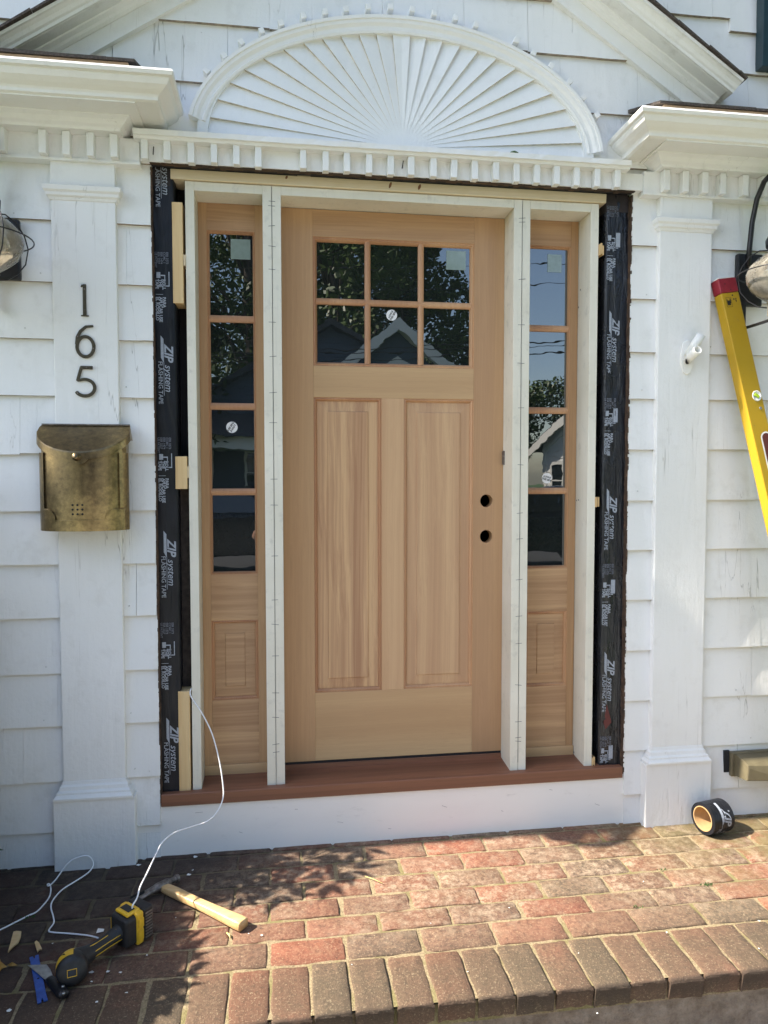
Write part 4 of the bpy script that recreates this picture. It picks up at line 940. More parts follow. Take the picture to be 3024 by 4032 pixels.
# moss tufts by the joints
mb = MB(); rg2 = random.Random(2)
for u, v, n in ((1525, 1912, 26), (1375, 1960, 12), (1430, 1880, 8), (60, 1985, 20)):
    c0 = at_b(u, v)
    for q in range(n):
        a = rg2.uniform(0, 6.28); r = rg2.uniform(0, .014); p = c0 + Vector((r * math.cos(a) * 1.6, r * math.sin(a) * .6, 0)); h = rg2.uniform(.004, .010); s = Vector((math.cos(a), math.sin(a), 0)) * .0022
        mb.quad(p - s, p + s, p + s * .3 + Vector((rg2.uniform(-.004, .004), rg2.uniform(-.004, .004), h)), p - s * .3 + Vector((0, 0, h)))
obj('moss', mb, m_grass, kind='stuff', label='small tufts of green moss in the brick joints', cat='moss')

# ================================================================== TOOLS LEFT ON THE BRICKS
def zl(x, y): return (x * .39180 / 1.82278, (3350 + y * .39180) / 1.82278)     # pixels of the tool close-up
def zh(x, y): return ((550 + x * .33153) / 1.82278, (3300 + y * .33153) / 1.82278)
def P3(p, h): return at_b(*p, h)

# ---- hammer
A = P3(zh(300, 590), .020); B = P3(zh(1235, 1030), .018)
ht = thing('hammer', 'claw hammer with a pale wooden handle lying on the sunlit bricks', 'hammer', (A.x, A.y, zb(A.y)))
d = (B - A); L = d.length; ax = d.normalized(); sd = ax.cross(Vector((0, 0, 1))).normalized(); up = sd.cross(ax)
mb = MB(); rings = []
for s, w_, h_, lift in ((-.06, .011, .009, .0), (0, .0135, .0105, .0), (.12, .0150, .0125, 0), (.28, .0145, .0118, .0), (.45, .0140, .0118, 0), (.62, .0150, .0128, 0), (.80, .0172, .0140, 0), (.93, .0190, .0150, 0), (.990, .0190, .0150, 0), (1.0, .0172, .0135, 0)):
    c0 = A + ax * (L * s) + up * lift
    w_ *= 1.08; h_ *= 1.02; rings.append([c0 + sd * (w_ * (abs(math.cos(t)) ** .5) * (1 if math.cos(t) > 0 else -1)) + up * (h_ * (abs(math.sin(t)) ** .5) * (1 if math.sin(t) > 0 else -1)) for t in [2 * math.pi * q / 20 for q in range(20)]])
mb.sm = True; mb.loft(rings, True, True); obj('handle', mb, m_handle, ht)
H0 = A - ax * .012 + up * .004; hx_ = (P3(zh(20, 705), .018) - P3(zh(420, 515), .020)).normalized(); hs = hx_.cross(Vector((0, 0, 1))).normalized()
mb = MB()
def hb(k, a, b, dz=0): c0 = H0 + hx_ * k + Vector((0, 0, dz)); return [c0 + hs * a * math.cos(t) + Vector((0, 0, b)) * math.sin(t) for t in [2 * math.pi * (q + .5) / 12 for q in range(12)]]
mb.loft([hb(-.058, .0125, .0125), hb(-.048, .0135, .0135), hb(-.045, .0095, .0095), hb(-.028, .0095, .0095), hb(-.018, .015, .014), hb(.016, .015, .014), hb(.03, .013, .010), hb(.055, .015, .007, -.001), hb(.085, .016, .0045, -.004), hb(.105, .0155, .002, -.009)], True, True)
obj('hammer_head', mb, m_darksteel, ht, .001)
mb = MB(); mb.loft([[H0 + hx_ * k + hs * w_ + Vector((0, 0, z)) for w_, z in ((-.0012, .012), (.0012, .012), (.0012, -.011), (-.0012, -.011))] for k in (.062, .108)], True, True); obj('claw_slot', mb, m_void, ht)

# ---- cordless tool: battery pack, slim grip, round head
bt = P3(zl(1290, 760), .05); hd = P3(zl(745, 1110), .046)
tt = thing('cordless_power_tool', 'yellow and black cordless power tool lying on its side on the shaded bricks', 'power tool', ((bt.x + hd.x) / 2, (bt.y + hd.y) / 2, zb(hd.y)))
ax = (bt - hd); ax.z = 0; LT = ax.length; ax.normalize(); sd = Vector((ax.y, -ax.x, 0)); U = Vector((0, 0, 1))
T0 = Vector((hd.x, hd.y, zb(hd.y)))
MT = Matrix(((ax.x, sd.x, 0, T0.x), (ax.y, sd.y, 0, T0.y), (SLOPE * ax.y, SLOPE * sd.y, 1, T0.z), (0, 0, 0, 1)))   # x along the tool to the battery, y towards the camera, z up
def rbox(mb, x0, x1, y0, y1, z0, z1, M=MT): mb.box(x0, x1, y0, y1, z0, z1, 0, M)
mb = MB(); mb.tube([MT @ Vector(p) for p in ((-.022, .004, .042), (-.004, .002, .043), (.016, 0, .043), (.038, -.001, .042), (.06, -.002, .041), (.10, -.003, .043), (.130, -.002, .047), (.150, 0, .050), (LT - .02, 0, .050))], [.037, .0365, .030, .0235, .020, .0195, .022, .027, .030], 18); obj('grip', mb, m_rubber, tt)
mb = MB()
for zq, yq in ((.050, .0175), (.036, .0185)): mb.tube([MT @ Vector(p) for p in ((.030, yq, zq - .001), (.06, yq - .001, zq), (.10, yq - .001, zq + .002), (.135, yq + .002, zq + .004))], .0011, 6)
mb.tube([MT @ Vector(p) for p in ((.035, .004, .0635), (.07, .002, .060), (.11, .002, .062), (.145, .006, .072))], .0013, 6)
obj('grip_line', mb, m_yellow, tt)
mb = MB()                                                # round head lying on its side, axis towards the lower left
hx0 = MT @ Vector((-.012, .010, .041)); adir = (MT.to_3x3() @ Vector((-.35, .55, .10))).normalized(); MH = Matrix.Translation(hx0) @ adir.to_track_quat('Z', 'Y').to_matrix().to_4x4()
mb.lathe([(.0, -.032), (.026, -.031), (.036, -.024), (.040, -.010), (.040, .018), (.036, .027), (.026, .031), (.0, .032)], MH, 32); hd_o = obj('head', mb, m_rubber, tt)
mb = MB()
i = 0
for r0, r1, z0, z1, a0, a1 in ((.0408, .0408, -.012, .016, 85, 235), (.0375, .0408, -.024, -.013, 80, 240)):
    K = 16; base = len(mb.v)
    for q in range(K + 1):
        a = R(a0 + (a1 - a0) * q / K); mb.v.append(MH @ Vector((r0 * math.cos(a), r0 * math.sin(a), z0))); mb.v.append(MH @ Vector((r1 * math.cos(a), r1 * math.sin(a), z1)))
    for q in range(K): mb.face((base + 2 * q, base + 2 * q + 1, base + 2 * q + 3, base + 2 * q + 2))
mb.sm = True; obj('head_cover', mb, m_yellow, hd_o)
mb = MB()
for q in range(7):
    a = R(196 + q * 6); a2 = R(196 + q * 6 + 6); f_ = lambda a, z: MH @ Vector((.0404 * math.cos(a), .0404 * math.sin(a), z)); mb.quad(f_(a, -.008), f_(a2, -.008), f_(a2, .012), f_(a, .012))
obj('warning_label', mb, m_yellow, hd_o)
mb = MB()                                                # framed badge on the head's face
fz = .0322
for x0, x1, y0, y1 in ((-.012, .012, .0085, .0098), (-.012, .012, -.0098, -.0085), (-.012, -.0108, -.0085, .0085), (.0108, .012, -.0085, .0085)): mb.box(x0, x1, y0, y1, fz - .003, fz + .0006, 0, MH)
obj('badge_frame', mb, m_yellow, hd_o)
mb = MB(); mb.lathe([(.030, -.034), (.034, -.030), (.036, -.028), (.030, -.027)], MH, 28); obj('grey_collar', mb, m_steel, hd_o)
mb = MB(); rbox(mb, LT - .034, LT + .012, -.038, .036, .010, .094); obj('battery_foot', mb, m_rubber, tt, .010, 3)
mb = MB(); rbox(mb, LT + .0005, LT + .024, -.043, .041, .006, .100); bp = obj('battery_plate', mb, m_yellow, tt, .006, 3)
mb = MB(); rbox(mb, LT - .022, LT + .022, -.030, .026, .0945, .1035); rbox(mb, LT - .028, LT - .010, -.046, -.039, .03, .075); obj('yellow_trim', mb, m_yellow, tt, .004)
mb = MB(); rbox(mb, LT - .012, LT + .010, -.022, .018, .1036, .1052); obj('black_inlay', mb, m_rubber, tt, .001)
mb = MB(); rbox(mb, LT + .0245, LT + .058, -.039, .038, .004, .101); pk = obj('battery_pack', mb, m_rubber, tt, .006, 3)
mb = MB()
for q in range(9): rbox(mb, LT + .030, LT + .054, .0382, .0405, .014 + q * .0088, .019 + q * .0088)
for q in range(9): rbox(mb, LT + .0582, LT + .060, -.032, .031, .014 + q * .0088, .019 + q * .0088)
obj('rib', mb, m_darksteel, pk, .0006)
mb = MB(); rbox(mb, LT + .004, LT + .021, .0412, .0440, .020, .050); rbox(mb, LT + .004, LT + .021, .0412, .0452, .058, .084); obj('latch', mb, m_yellow, bp, .003)

# ---- white cable: one length from the cavity to the tool, one loop out of the picture
wp = [(413, 1487, -.012), (412, 1503, -.02), (436, 1540, -.05), (458, 1585, -.075), (473, 1640, -.10), (481, 1690, -.125), (482, 1722, -.14), (470, 1752, -.165), (448, 1774, -.19), (416, 1785, -.22), (378, 1798, -.26), (352, 1818, -.295), (337, 1845, -.33), (318, 1885, -.38), (303, 1915, -.43), (296, 1940, -.468)]
def smooth(pts, k=5):
    out = []
    for a in range(len(pts) - 1):
        p0, p1, p2, p3 = pts[max(a - 1, 0)], pts[a], pts[a + 1], pts[min(a + 2, len(pts) - 1)]
        for q in range(k):
            t = q / k; out.append(.5 * ((2 * p1) + (p2 - p0) * t + (2 * p0 - 5 * p1 + 4 * p2 - p3) * t * t + (3 * p1 - p0 - 3 * p2 + p3) * t ** 3))
    return out + [pts[-1]]
pts = [at_y(u, v, y) for u, v, y in wp]
pts += [P3(zl(1330, 560), .112), P3(zl(1290, 700), .09) + Vector((0, .06, -.03))]
l1 = [P3(zl(985, 875), .03), P3(zl(880, 850), .010), P3(zl(700, 832), .004), P3(zl(520, 818), .004), P3(zl(492, 795), .005), P3(zl(540, 725), .006), P3(zl(535, 660), .010), P3(zl(512, 570), .014), P3(zl(530, 500), .017)]
l2 = [(620, 395, -.20), (760, 305, -.155), (880, 225, -.115), (930, 165, -.092), (935, 115, -.084), (905, 65, -.08), (860, 50, -.08), (790, 65, -.082), (720, 95, -.085), (665, 145, -.09), (610, 220, -.10), (560, 290, -.125), (510, 340, -.15)]
l2 = [at_y(*zl(x, y), yy) for x, y, yy in l2]
l3 = [P3(zl(485, 352), .010), P3(zl(475, 340), .006), P3(zl(490, 332), .008), P3(zl(505, 350), .006), P3(zl(510, 400), .004), P3(zl(495, 465), .004), P3(zl(440, 540), .004), P3(zl(370, 612), .004), P3(zl(290, 650), .004), P3(zl(190, 700), .004), P3(zl(0, 795), .004), P3(zl(-300, 930), .004)]
mb = MB(); mb.tube(smooth(pts), .0023, 8); obj('white_cable', mb, m_wire, None, label='thin white cable drooping from the frame cavity over the sill to the cordless tool', cat='cable')
mb = MB(); mb.tube(smooth(l1 + l2 + l3), .0023, 8); obj('white_cable', mb, m_wire, None, label='thin white cable looped up against the plinth and running out of the picture', cat='cable')

# ---- blue pry bar and putty knife
a, b = P3(zl(342, 1065), .004), P3(zl(428, 1522), .004)
ax = (b - a).normalized(); sd = ax.cross(Vector((0, 0, 1))).normalized(); L = (b - a).length
mb = MB(); M = Matrix(((ax.x, sd.x, 0, a.x), (ax.y, sd.y, 0, a.y), (ax.z, sd.z, 1, a.z), (0, 0, 0, 1)))
pr = [(0, -.0115), (0, -.003), (.012, -.0012), (.012, .0012), (0, .003), (0, .0115), (.03, .0112), (L - .03, .0112), (L, .0125), (L, .003), (L - .012, .0012), (L - .012, -.0012), (L, -.003), (L, -.0125), (L - .03, -.0112), (.03, -.0112)]
i = len(mb.v); hz = lambda x: .010 * max(0, (x - (L - .07)) / .07) ** 1.5 * 0 + (.001)
rings = []
mb.prism([(x, y) for x, y in pr], -.001, .0028, lambda p, q, t: M @ Vector((p, q, t)))
pb = obj('pry_bar', mb, m_blue, None, .0006, label='flat blue pry bar lying under the putty knife', cat='pry bar')
mb = MB(); mb.lathe([(.003, .003), (.003, .0034), (.0, .0034)], M @ Matrix.Translation((L * .52, 0, 0)), 12); obj('nail_slot', mb, m_void, pb)
a, b, c0, d0 = [P3(zl(*p), h) for p, h in (((278, 1152), .009), ((468, 1146), .009), ((535, 1272), .010), ((468, 1310), .010))]
pk_ = thing('putty_knife', 'black handled putty knife with a grey steel blade lying across the blue pry bar', 'putty knife', (d0.x, d0.y, zb(d0.y)))
mb = MB(); up = Vector((0, 0, .0012)); e = (c0 - d0)
outl = [a, b, b.lerp(c0, .45) + (c0 - b).cross(Vector((0, 0, 1))) * -.04, c0, d0, d0.lerp(a, .5)]
mb.loft([outl, [p + up for p in outl]], True, True); obj('blade', mb, m_steel, pk_)
h0 = (c0 + d0) / 2; h1 = P3(zl(640, 1440), .013); ax = (h1 - h0).normalized(); sd = ax.cross(Vector((0, 0, 1))).normalized()
L = (h1 - h0).length + .008; mb = MB(); rings = []
for s, w_, h_ in ((-.05, .011, .006), (.05, .0125, .008), (.3, .0145, .010), (.6, .0155, .011), (.85, .0165, .011), (.97, .014, .010), (1, .009, .006)): rings.append([h0 + ax * L * s + sd * w_ * math.cos(t) + Vector((0, 0, h_)) * math.sin(t) for t in [2 * math.pi * q / 16 for q in range(16)]])
mb.sm = True; mb.loft(rings, True, True); obj('handle', mb, m_black, pk_)
for p in ((632, 1358), (638, 1428)):
    c1 = P3(zl(*p), .024); mb = MB(); mb.lathe([(.0045, -.004), (.0045, .001), (.003, .002), (.0, .0022)], Matrix.Translation(c1), 12); obj('rivet', mb, m_steel, pk_)

# ---- tape roll
c0 = at_y(*((2624 + 560 * .24111) / 1.82278, (2900 + 1275 * .24111) / 1.82278), -.125); RR = .058
near = Vector((1.546, -.143, zb(-.128) + RR + .001)); axr = Vector((.974, .225, 0)).normalized()
MR = Matrix.Translation(near) @ axr.to_track_quat('Z', 'Y').to_matrix().to_4x4()
rt = thing('tape_roll', 'roll of black tape on a cardboard core lying on the mossy bricks', 'tape roll', (near.x + .045, near.y, zb(-.128)))
mb = MB(); W_ = .096; mb.lathe([(.0455, .0), (RR, .0005), (RR + .0004, .03), (RR, W_), (.0455, W_), (.0455, .0)], MR, 56, False); mb.smooth = [False] * len(mb.smooth); obj('tape', mb, m_tape, rt)
mb = MB(); mb.lathe([(.0452, -.0015), (.0418, -.0015), (.0418, W_ + .0015), (.0452, W_ + .0015), (.0452, -.0015)], MR, 48, False); mb.smooth = [False] * len(mb.smooth); obj('core', mb, m_card, rt)
def wrap(c, phi0, zoff):                                 # letters wrapped round the roll: reading round the rim
    a = phi0 + c.x / RR; return MR @ Vector(((RR + .0011) * math.cos(a), (RR + .0011) * math.sin(a), zoff + c.y))
lo = MR.inverted() @ (near + Vector((0, -.5, .55))); phi = math.atan2(lo.y, lo.x)
tst = MR.inverted() @ (near + Vector((0, -.5, -.2))); sgn = 1 if math.sin(math.atan2(tst.y, tst.x) - phi) > 0 else -1
def WR(z0): return lambda c: wrap(Vector((sgn * c.x, c.y, 0)), phi, z0)
mb = MB(); text_mesh(mb, 'ZIP', .042, WR(.050), .28, .0014); text_mesh(mb, 'system', .026, lambda c: wrap(Vector((sgn * (c.x + .083), c.y, 0)), phi, .052), .28, .0003)
text_mesh(mb, 'FLASHING TAPE', .019, lambda c: wrap(Vector((sgn * (c.x + .070), c.y, 0)), phi, .022), 0, .0003)
for q in range(14):
    x0, x1 = -.03 + q * .012, -.03 + (q + 1) * .012; wd = lambda x: .0105 if x < .045 else .002
    mb.face([mb.vert(wrap(Vector((sgn * x, y, 0)), phi, .036)) for x, y in ((x0, 0), (x1, 0), (x1, wd(x1)), (x0, wd(x0)))])
obj('printed_lettering', mb, m_print, rt)

# ---- splinters, paint flakes, leaves
def chip(name, poly, h, mat, label, cat, group=None, th=.003, zf=zl):
    mb = MB(); P = [P3(zf(*p), h) for p in poly]; rgx = random.Random(int(poly[0][0])); P = [p + Vector((0, 0, rgx.uniform(0, .004))) for p in P]
    mb.loft([P, [p + Vector((0, 0, th)) for p in P]], True, True); return obj(name, mb, mat, None, label=label, cat=cat, group=group)
chip('wood_splinter', [(135, 835), (165, 825), (215, 828), (210, 880), (185, 940), (150, 960), (120, 990), (80, 1035), (105, 940)], .003, m_pine, 'large jagged pine splinter on the dark bricks above the blue pry bar', 'splinter', 'pine splinters on the bricks', .004)
chip('wood_splinter', [(348, 940), (368, 924), (392, 935), (422, 1000), (400, 1010), (376, 1025)], .003, m_pine, 'small pine splinter just above the end of the blue pry bar', 'splinter', 'pine splinters on the bricks', .004)
chip('paper_scrap', [(985, 785), (1048, 790), (1040, 812), (966, 835)], .002, m_white, 'pale torn scrap beside the grip of the cordless tool', 'scrap', None, .0008)
fl = [((915, 1225, 26), zl), ((1085, 1218, 18), zl), ((90, 1610, 20), zl), ((970, 1525, 13), zl), ((1270, 1430, 12), zl), ((920, 1318, 8), zl), ((1475, 1052, 9), zl), ((1210, 1225, 12), zl), ((660, 225, 24), zh), ((585, 440, 28), zh), ((1455, 1160, 14), zh), ((630, 382, 14), zh), ((428, 950, 6), zh), ((8, 322, 12), zh), ((1295, 1140, 7), zh), ((530, 935, 7), zl), ((1390, 148, 20), zl)]
fl += [((u * 1.82278 / .39180, (v * 1.82278 - 3350) / .39180, s), zl) for u, v, s in ((1250, 2060, 6), (1100, 1962, 7), (1440, 2015, 8), (1640, 1990, 16), (1010, 2100, 8), (1390, 1905, 6), (930, 1995, 9), (1290, 2190, 10), (760, 2085, 6), (1640, 2050, 9))]
for k, ((x, y, s), zf) in enumerate(fl):
    rgx = random.Random(k + 50); n = rgx.randint(4, 6); a0 = rgx.uniform(0, 6); st = rgx.uniform(.25, .7)
    c0 = P3(zf(x, y), .003); sz = s * (.00036 if zf is zl else .00033)
    P = [c0 + Vector((math.cos(a0 + 6.283 * q / n) * sz * rgx.uniform(.7, 1.2), math.sin(a0 + 6.283 * q / n) * sz * st * 1.4 * rgx.uniform(.7, 1.2), rgx.uniform(0, .0025))) for q in range(n)]
    mb = MB(); mb.loft([P, [p + Vector((0, 0, .0008)) for p in P]], True, True)
    obj('paint_flake', mb, m_flake, None, label='small flake of white paint fallen on the bricks', cat='paint flake', group='white paint flakes on the bricks')
m_straw = plain('straw', srgb(216, 190, 120), .7)
a, b = at_b(1000 / 1.82278 + 660 * .66305 / 1.82278, (2900 + 830 * .66305) / 1.82278, .004), at_b((1000 + 765 * .66305) / 1.82278, (2900 + 872 * .66305) / 1.82278, .004)
mb = MB(); mb.tube([a, a.lerp(b, .5) + Vector((0, 0, .002)), b], .0011, 6); obj('wood_sliver', mb, m_straw, None, label='thin straw coloured sliver lying across the sunlit brick joint', cat='sliver')
a, b = P3(zh(1035, 1125), .004), P3(zh(1075, 1185), .004); mb = MB(); mb.tube([a, a.lerp(b, .5) + Vector((.002, 0, .002)), b], [.002, .0032, .0015], 6); obj('wood_sliver', mb, m_straw, None, label='short pale sliver just below the butt of the hammer handle', cat='sliver')
def leaf(name, pts, mat, label, lift):
    mb = MB(); i = len(mb.v); c0 = sum(pts, Vector()) / len(pts); mb.v += pts + [c0 + lift]
    n = len(pts)
    for q in range(n): mb.face((i + q, i + (q + 1) % n, i + n))
    return obj(name, mb, mat, None, label=label, cat='leaf')
leaf('leaf', [at_y(u, v, -.095) for u, v in ((1100, 331), (1104, 327), (1112, 325), (1120, 329), (1120, 334), (1108, 333))], m_rhodo, 'small dark green leaf caught on the ledge under the sunburst fan', Vector((0, -.006, .002)))
leaf('dry_leaf', [P3(zl(*p), .004) for p in ((-40, 1100), (0, 1085), (20, 1150), (70, 1165), (20, 1185), (-20, 1240))], m_dryleaf, 'curled yellow brown leaf at the very left edge of the bricks', Vector((0, 0, .012)))
leaf('dry_leaf', [P3(zl(*p), .004) for p in ((70, 1150), (120, 1120), (180, 1150), (120, 1160))], m_dryleaf, 'brown leaf scrap between the pry bar and the left edge', Vector((0, 0, .008)))

# ================================================================== ACROSS THE STREET (seen only mirrored in the panes)
def leaf_cloud(mb, c, rad, n, size, rg, flat=1.0):
    for q in range(n):
        while True:
            p = Vector((rg.uniform(-1, 1), rg.uniform(-1, 1), rg.uniform(-1, 1)))
            if .25 < p.length < 1: break
        p = c + Vector((p.x * rad[0], p.y * rad[1], p.z * rad[2]))
        a = Vector((rg.gauss(0, 1), rg.gauss(0, 1), rg.gauss(0, .6))).normalized(); b = a.orthogonal().normalized(); s = size * rg.uniform(.6, 1.3)
        mb.quad(p - a * s, p + b * s * .45, p + a * s, p - b * s * .45)
def tree(x, y, h, r, seed, label, conifer=False):
    rg = random.Random(seed); t = thing('street_tree', label, 'tree', (x, y, GZ), 'trees across the street')
    mb = MB(); top = GZ + h * .8; mb.tube([(x, y, GZ), (x + .1, y, GZ + h * .25), (x - .1, y, GZ + h * .5), (x, y, top)], [h * .028, h * .022, h * .016, .03], 8)
    cl = []
    if conifer:
        for q in range(26):
            f = q / 25; z = GZ + h * (.10 + .88 * f); rr = r * (1.05 - f) ** .8; a = rg.uniform(0, 6.28)
            cl.append((Vector((x + rr * .35 * math.cos(a), y + rr * .35 * math.sin(a), z)), (rr * .75 + .2, rr * .75 + .2, h * .035)))
    else:
        for q in range(24):
            a = rg.uniform(0, 6.28); f = rg.uniform(0, 1); z = GZ + h * (.28 + .68 * f); rr = r * math.sin(math.pi * (.12 + .8 * f)) * rg.uniform(.35, .95)
            c0 = Vector((x + rr * math.cos(a), y + rr * math.sin(a), z)); k = r * rg.uniform(.26, .42); cl.append((c0, (k, k, k * .8)))
            mb.tube([(x, y, GZ + h * (.2 + .4 * f)), c0], [h * .007, .02], 5)
    obj('trunk', mb, m_bark, t)
    cr = MB()
    for c0, rd in cl: leaf_cloud(cr, c0, rd, 420 if not conifer else 300, .17 if conifer else .22, rg)
    obj('crown', cr, m_pineleaf if conifer else m_leaf, t)
tree(-8, -34, 19, 5.5, 1, 'tall dark spruce behind the left end of the blue grey house', True)
tree(-1.5, -40, 23, 7.5, 2, 'broad oak rising behind the ridge of the blue grey house')
tree(3.2, -38, 21, 6.5, 3, 'oak directly behind the front gable of the blue grey house')
tree(7.6, -40, 18.5, 4.4, 4, 'bright green maple beside the right end of the blue grey house')
tree(.8, -50, 25, 8, 14, 'very tall oak far behind the blue grey house')
tree(6.2, -52, 22, 5, 15, 'tall oak far behind the right end of the blue grey house')
tree(-15, -30, 20, 6.5, 5, 'oak standing alone at the far left across the street')
tree(-4.5, -26, 14.5, 3.4, 10, 'slim dark spruce close to the porch of the blue grey house', True)
tree(-9.5, -22, 13, 4.2, 11, 'bushy young oak left of the porch of the blue grey house')
tree(15.5, -64, 13, 4.2, 6, 'round maple behind the gap between the two houses')
tree(20, -62, 12.5, 5, 7, 'maple behind the roof of the white house')
tree(29, -60, 12.5, 5.5, 8, 'maple at the far right behind the white house')
tree(14.2, -48, 10.5, 2.6, 9, 'small maple at the left gable corner of the white house')
tree(5.6, -3.4, 8.5, 3.0, 12, 'unseen spreading maple added on the lawn beyond the yellow level to block sky')  # out-of-view tree put here to dim the right part of the wall
tree(12.0, -13.5, 12, 3.2, 16, 'unseen young maple added at the far kerb to the right to block sky')  # extra unseen tree holding sky light off the right side
tree(9.0, -7.6, 11, 3.4, 13, 'unseen tall maple added near the kerb beyond the yellow level to block sky')  # unseen tree added to cut sky light on the right pilaster
def gable_house(name, label, x0, x1, yf, yb, ze, zr, wall, axis, wins, rakes=True):
    t = thing(name, label, 'house', ((x0 + x1) / 2, (yf + yb) / 2, GZ))
    mb = MB(); mid = (x0 + x1) / 2
    mb.prism([(x0, GZ), (x1, GZ), (x1, ze), (mid, zr), (x0, ze)], yb, yf, lambda p, q, tt: (p, tt, q))
    z = GZ + .2
    while z < zr - .4:                                   # clapboards on the face turned to the street
        k = 0 if z < ze else (z - ze) / (zr - ze); hw = (x1 - x0) / 2 * (1 - k) - .02
        mb.prism([(yf + .001, z), (yf + .028, z), (yf + .004, z + .15), (yf + .001, z + .15)], mid - hw, mid + hw, lambda p, q, tt: (tt, p, q)); z += .155
    obj('wall', mb, wall, t)
    mb = MB(); sl = math.atan2(zr - ze, mid - x0)
    for sg in (-1, 1):
        e = mid + sg * ((x1 - x0) / 2 + .5); zz = ze - .5 * math.tan(sl)
        mb.prism([(mid, zr + .02), (e, zz + .02), (e, zz + .22), (mid, zr + .24)], yb - .4, yf + .5, lambda p, q, tt: (p, tt, q))
    rf = obj('roof', mb, m_roof, t)
    mb = MB()
    for sg in ((-1, 1) if rakes else ()):
        e = mid + sg * ((x1 - x0) / 2 + .52); zz = ze - .52 * math.tan(sl)
        mb.prism([(mid, zr - .22), (e, zz - .22), (e, zz + .16), (mid, zr + .16)], yf + .501, yf + .57, lambda p, q, tt: (p, tt, q))
        mb.prism([(mid, zr - .62), (e - sg * .5, ze - .5), (e - sg * .5, ze - .22), (mid, zr - .34)], yf + .03, yf + .07, lambda p, q, tt: (p, tt, q))
    for sx in (x0, x1 - .16): mb.box(sx, sx + .16, yf, yf + .05, GZ, ze)
    obj('rake_board', mb, m_board, t)
    for wx, wz, ww, wh in wins:
        mb = MB(); 
        for a, b, c_, d_ in ((wx - .1, wx + ww + .1, wz + wh, wz + wh + .12), (wx - .1, wx + ww + .1, wz - .1, wz), (wx - .1, wx, wz, wz + wh), (wx + ww, wx + ww + .1, wz, wz + wh), (wx, wx + ww, wz + wh / 2 - .03, wz + wh / 2 + .03)): mb.box(a, b, yf + .03, yf + .08, c_, d_)
        wo = obj('window', mb, m_board, t); mb = MB(); mb.box(wx, wx + ww, yf + .022, yf + .034, wz, wz + wh); obj('pane', mb, m_glass, wo)
    return t
bh = gable_house('blue_house', 'blue grey clapboard house with white gable trim directly across the street', -5.5, 9.6, -26, -36, GZ + 3.3, 7.0, m_cyc, 'y', [(-3.6, GZ + 1.0, 1.0, 1.6), (-1.2, GZ + 1.0, 1.0, 1.6), (5.2, GZ + 1.0, 1.0, 1.6), (7.8, GZ + 1.0, 1.0, 1.6)], False)
mb = MB()                                                # its narrower front gable with a porch on columns
gx, gw = 4.35, 2.9; yf = -24
mb.prism([(gx - gw, GZ + 2.9), (gx + gw, GZ + 2.9), (gx + gw, GZ + 4.1), (gx, 6.7), (gx - gw, GZ + 4.1)], -27, yf, lambda p, q, t: (p, t, q)); obj('front_gable', mb, m_cyc, bh)
mb = MB()
for k_, (dz, ww, yy) in enumerate(((0, .34, .40), (-1.25, .26, .05))):
    for sg in (-1, 1): mb.prism([(gx, 6.95 + dz), (gx + sg * (gw + .5) * (1 if k_ == 0 else .62), 6.95 + dz - (2.75 if k_ == 0 else 1.7)), (gx + sg * (gw + .5) * (1 if k_ == 0 else .62), 6.95 + dz - ww * 1.3 - (2.75 if k_ == 0 else 1.7)), (gx, 6.95 + dz - ww * 1.3)], yf + .005, yf + yy, lambda p, q, t: (p, t, q))
obj('rake_board', mb, m_board, bh)
for x in (-5.0, -2.6, -.2, 2.0):
    mb = MB(); mb.box(x - .16, x + .16, -24.3, -23.98, GZ, GZ + 2.7); obj('porch_column', mb, m_board, bh, .02)
mb = MB(); mb.box(-5.4, 2.3, -26, -23.9, GZ + 2.7, GZ + 3.1); obj('porch_beam', mb, m_board, bh); mb = MB(); mb.prism([(-23.6, GZ + 3.1), (-26.1, GZ + 4.2), (-26.1, GZ + 3.1)], -5.7, 2.5, lambda p, q, t: (t, p, q)); obj('porch_roof', mb, m_roof, bh)
wh = gable_house('white_house', 'white clapboard house with a steep gable across the street at the right', 14.0, 22.0, -25.5, -33.5, GZ + 3.2, 6.1, m_whitehouse, 'y', [(14.5, GZ + .8, .55, 1.4), (15.4, GZ + .8, .55, 1.4), (17.0, GZ + 1.1, .6, 1.0), (17.8, GZ + 1.1, .6, 1.0)])
wh.rotation_euler.z = R(50)
# utility pole with its wires
t = thing('utility_pole', 'wooden utility pole with wires along the street', 'utility pole', (13.0, -16.6, GZ))
mb = MB(); mb.tube([(13.0, -16.6, GZ), (13.0, -16.6, GZ + 8.6)], [.16, .11], 10); obj('pole', mb, m_bark, t)
mb = MB(); mb.box(12.0, 14.0, -16.68, -16.56, GZ + 7.7, GZ + 7.82); obj('crossarm', mb, m_bark, t)
mb = MB(); 
for x in (12.2, 12.7, 13.3, 13.8): mb.tube([(x, -16.62, GZ + 7.83), (x, -16.62, GZ + 8.0)], .04, 8)
mb.tube([(13.3, -16.5, GZ + 6.3), (13.3, -16.5, GZ + 7.2)], .22, 12); obj('insulator', mb, m_steel, t)
for q, (dz, dy) in enumerate(((7.98, 0), (7.4, .1), (5.9, -.05), (5.6, .06), (5.75, .2))):
    mb = MB(); mb.tube([(13 + s, -16.62 + dy, GZ + dz - 1.1 * (1 - ((s % 44) / 22 - 1) ** 2)) for s in range(-44, 45, 4)], .010 if q < 2 else .014, 5); obj('wire', mb, m_rubber, t)
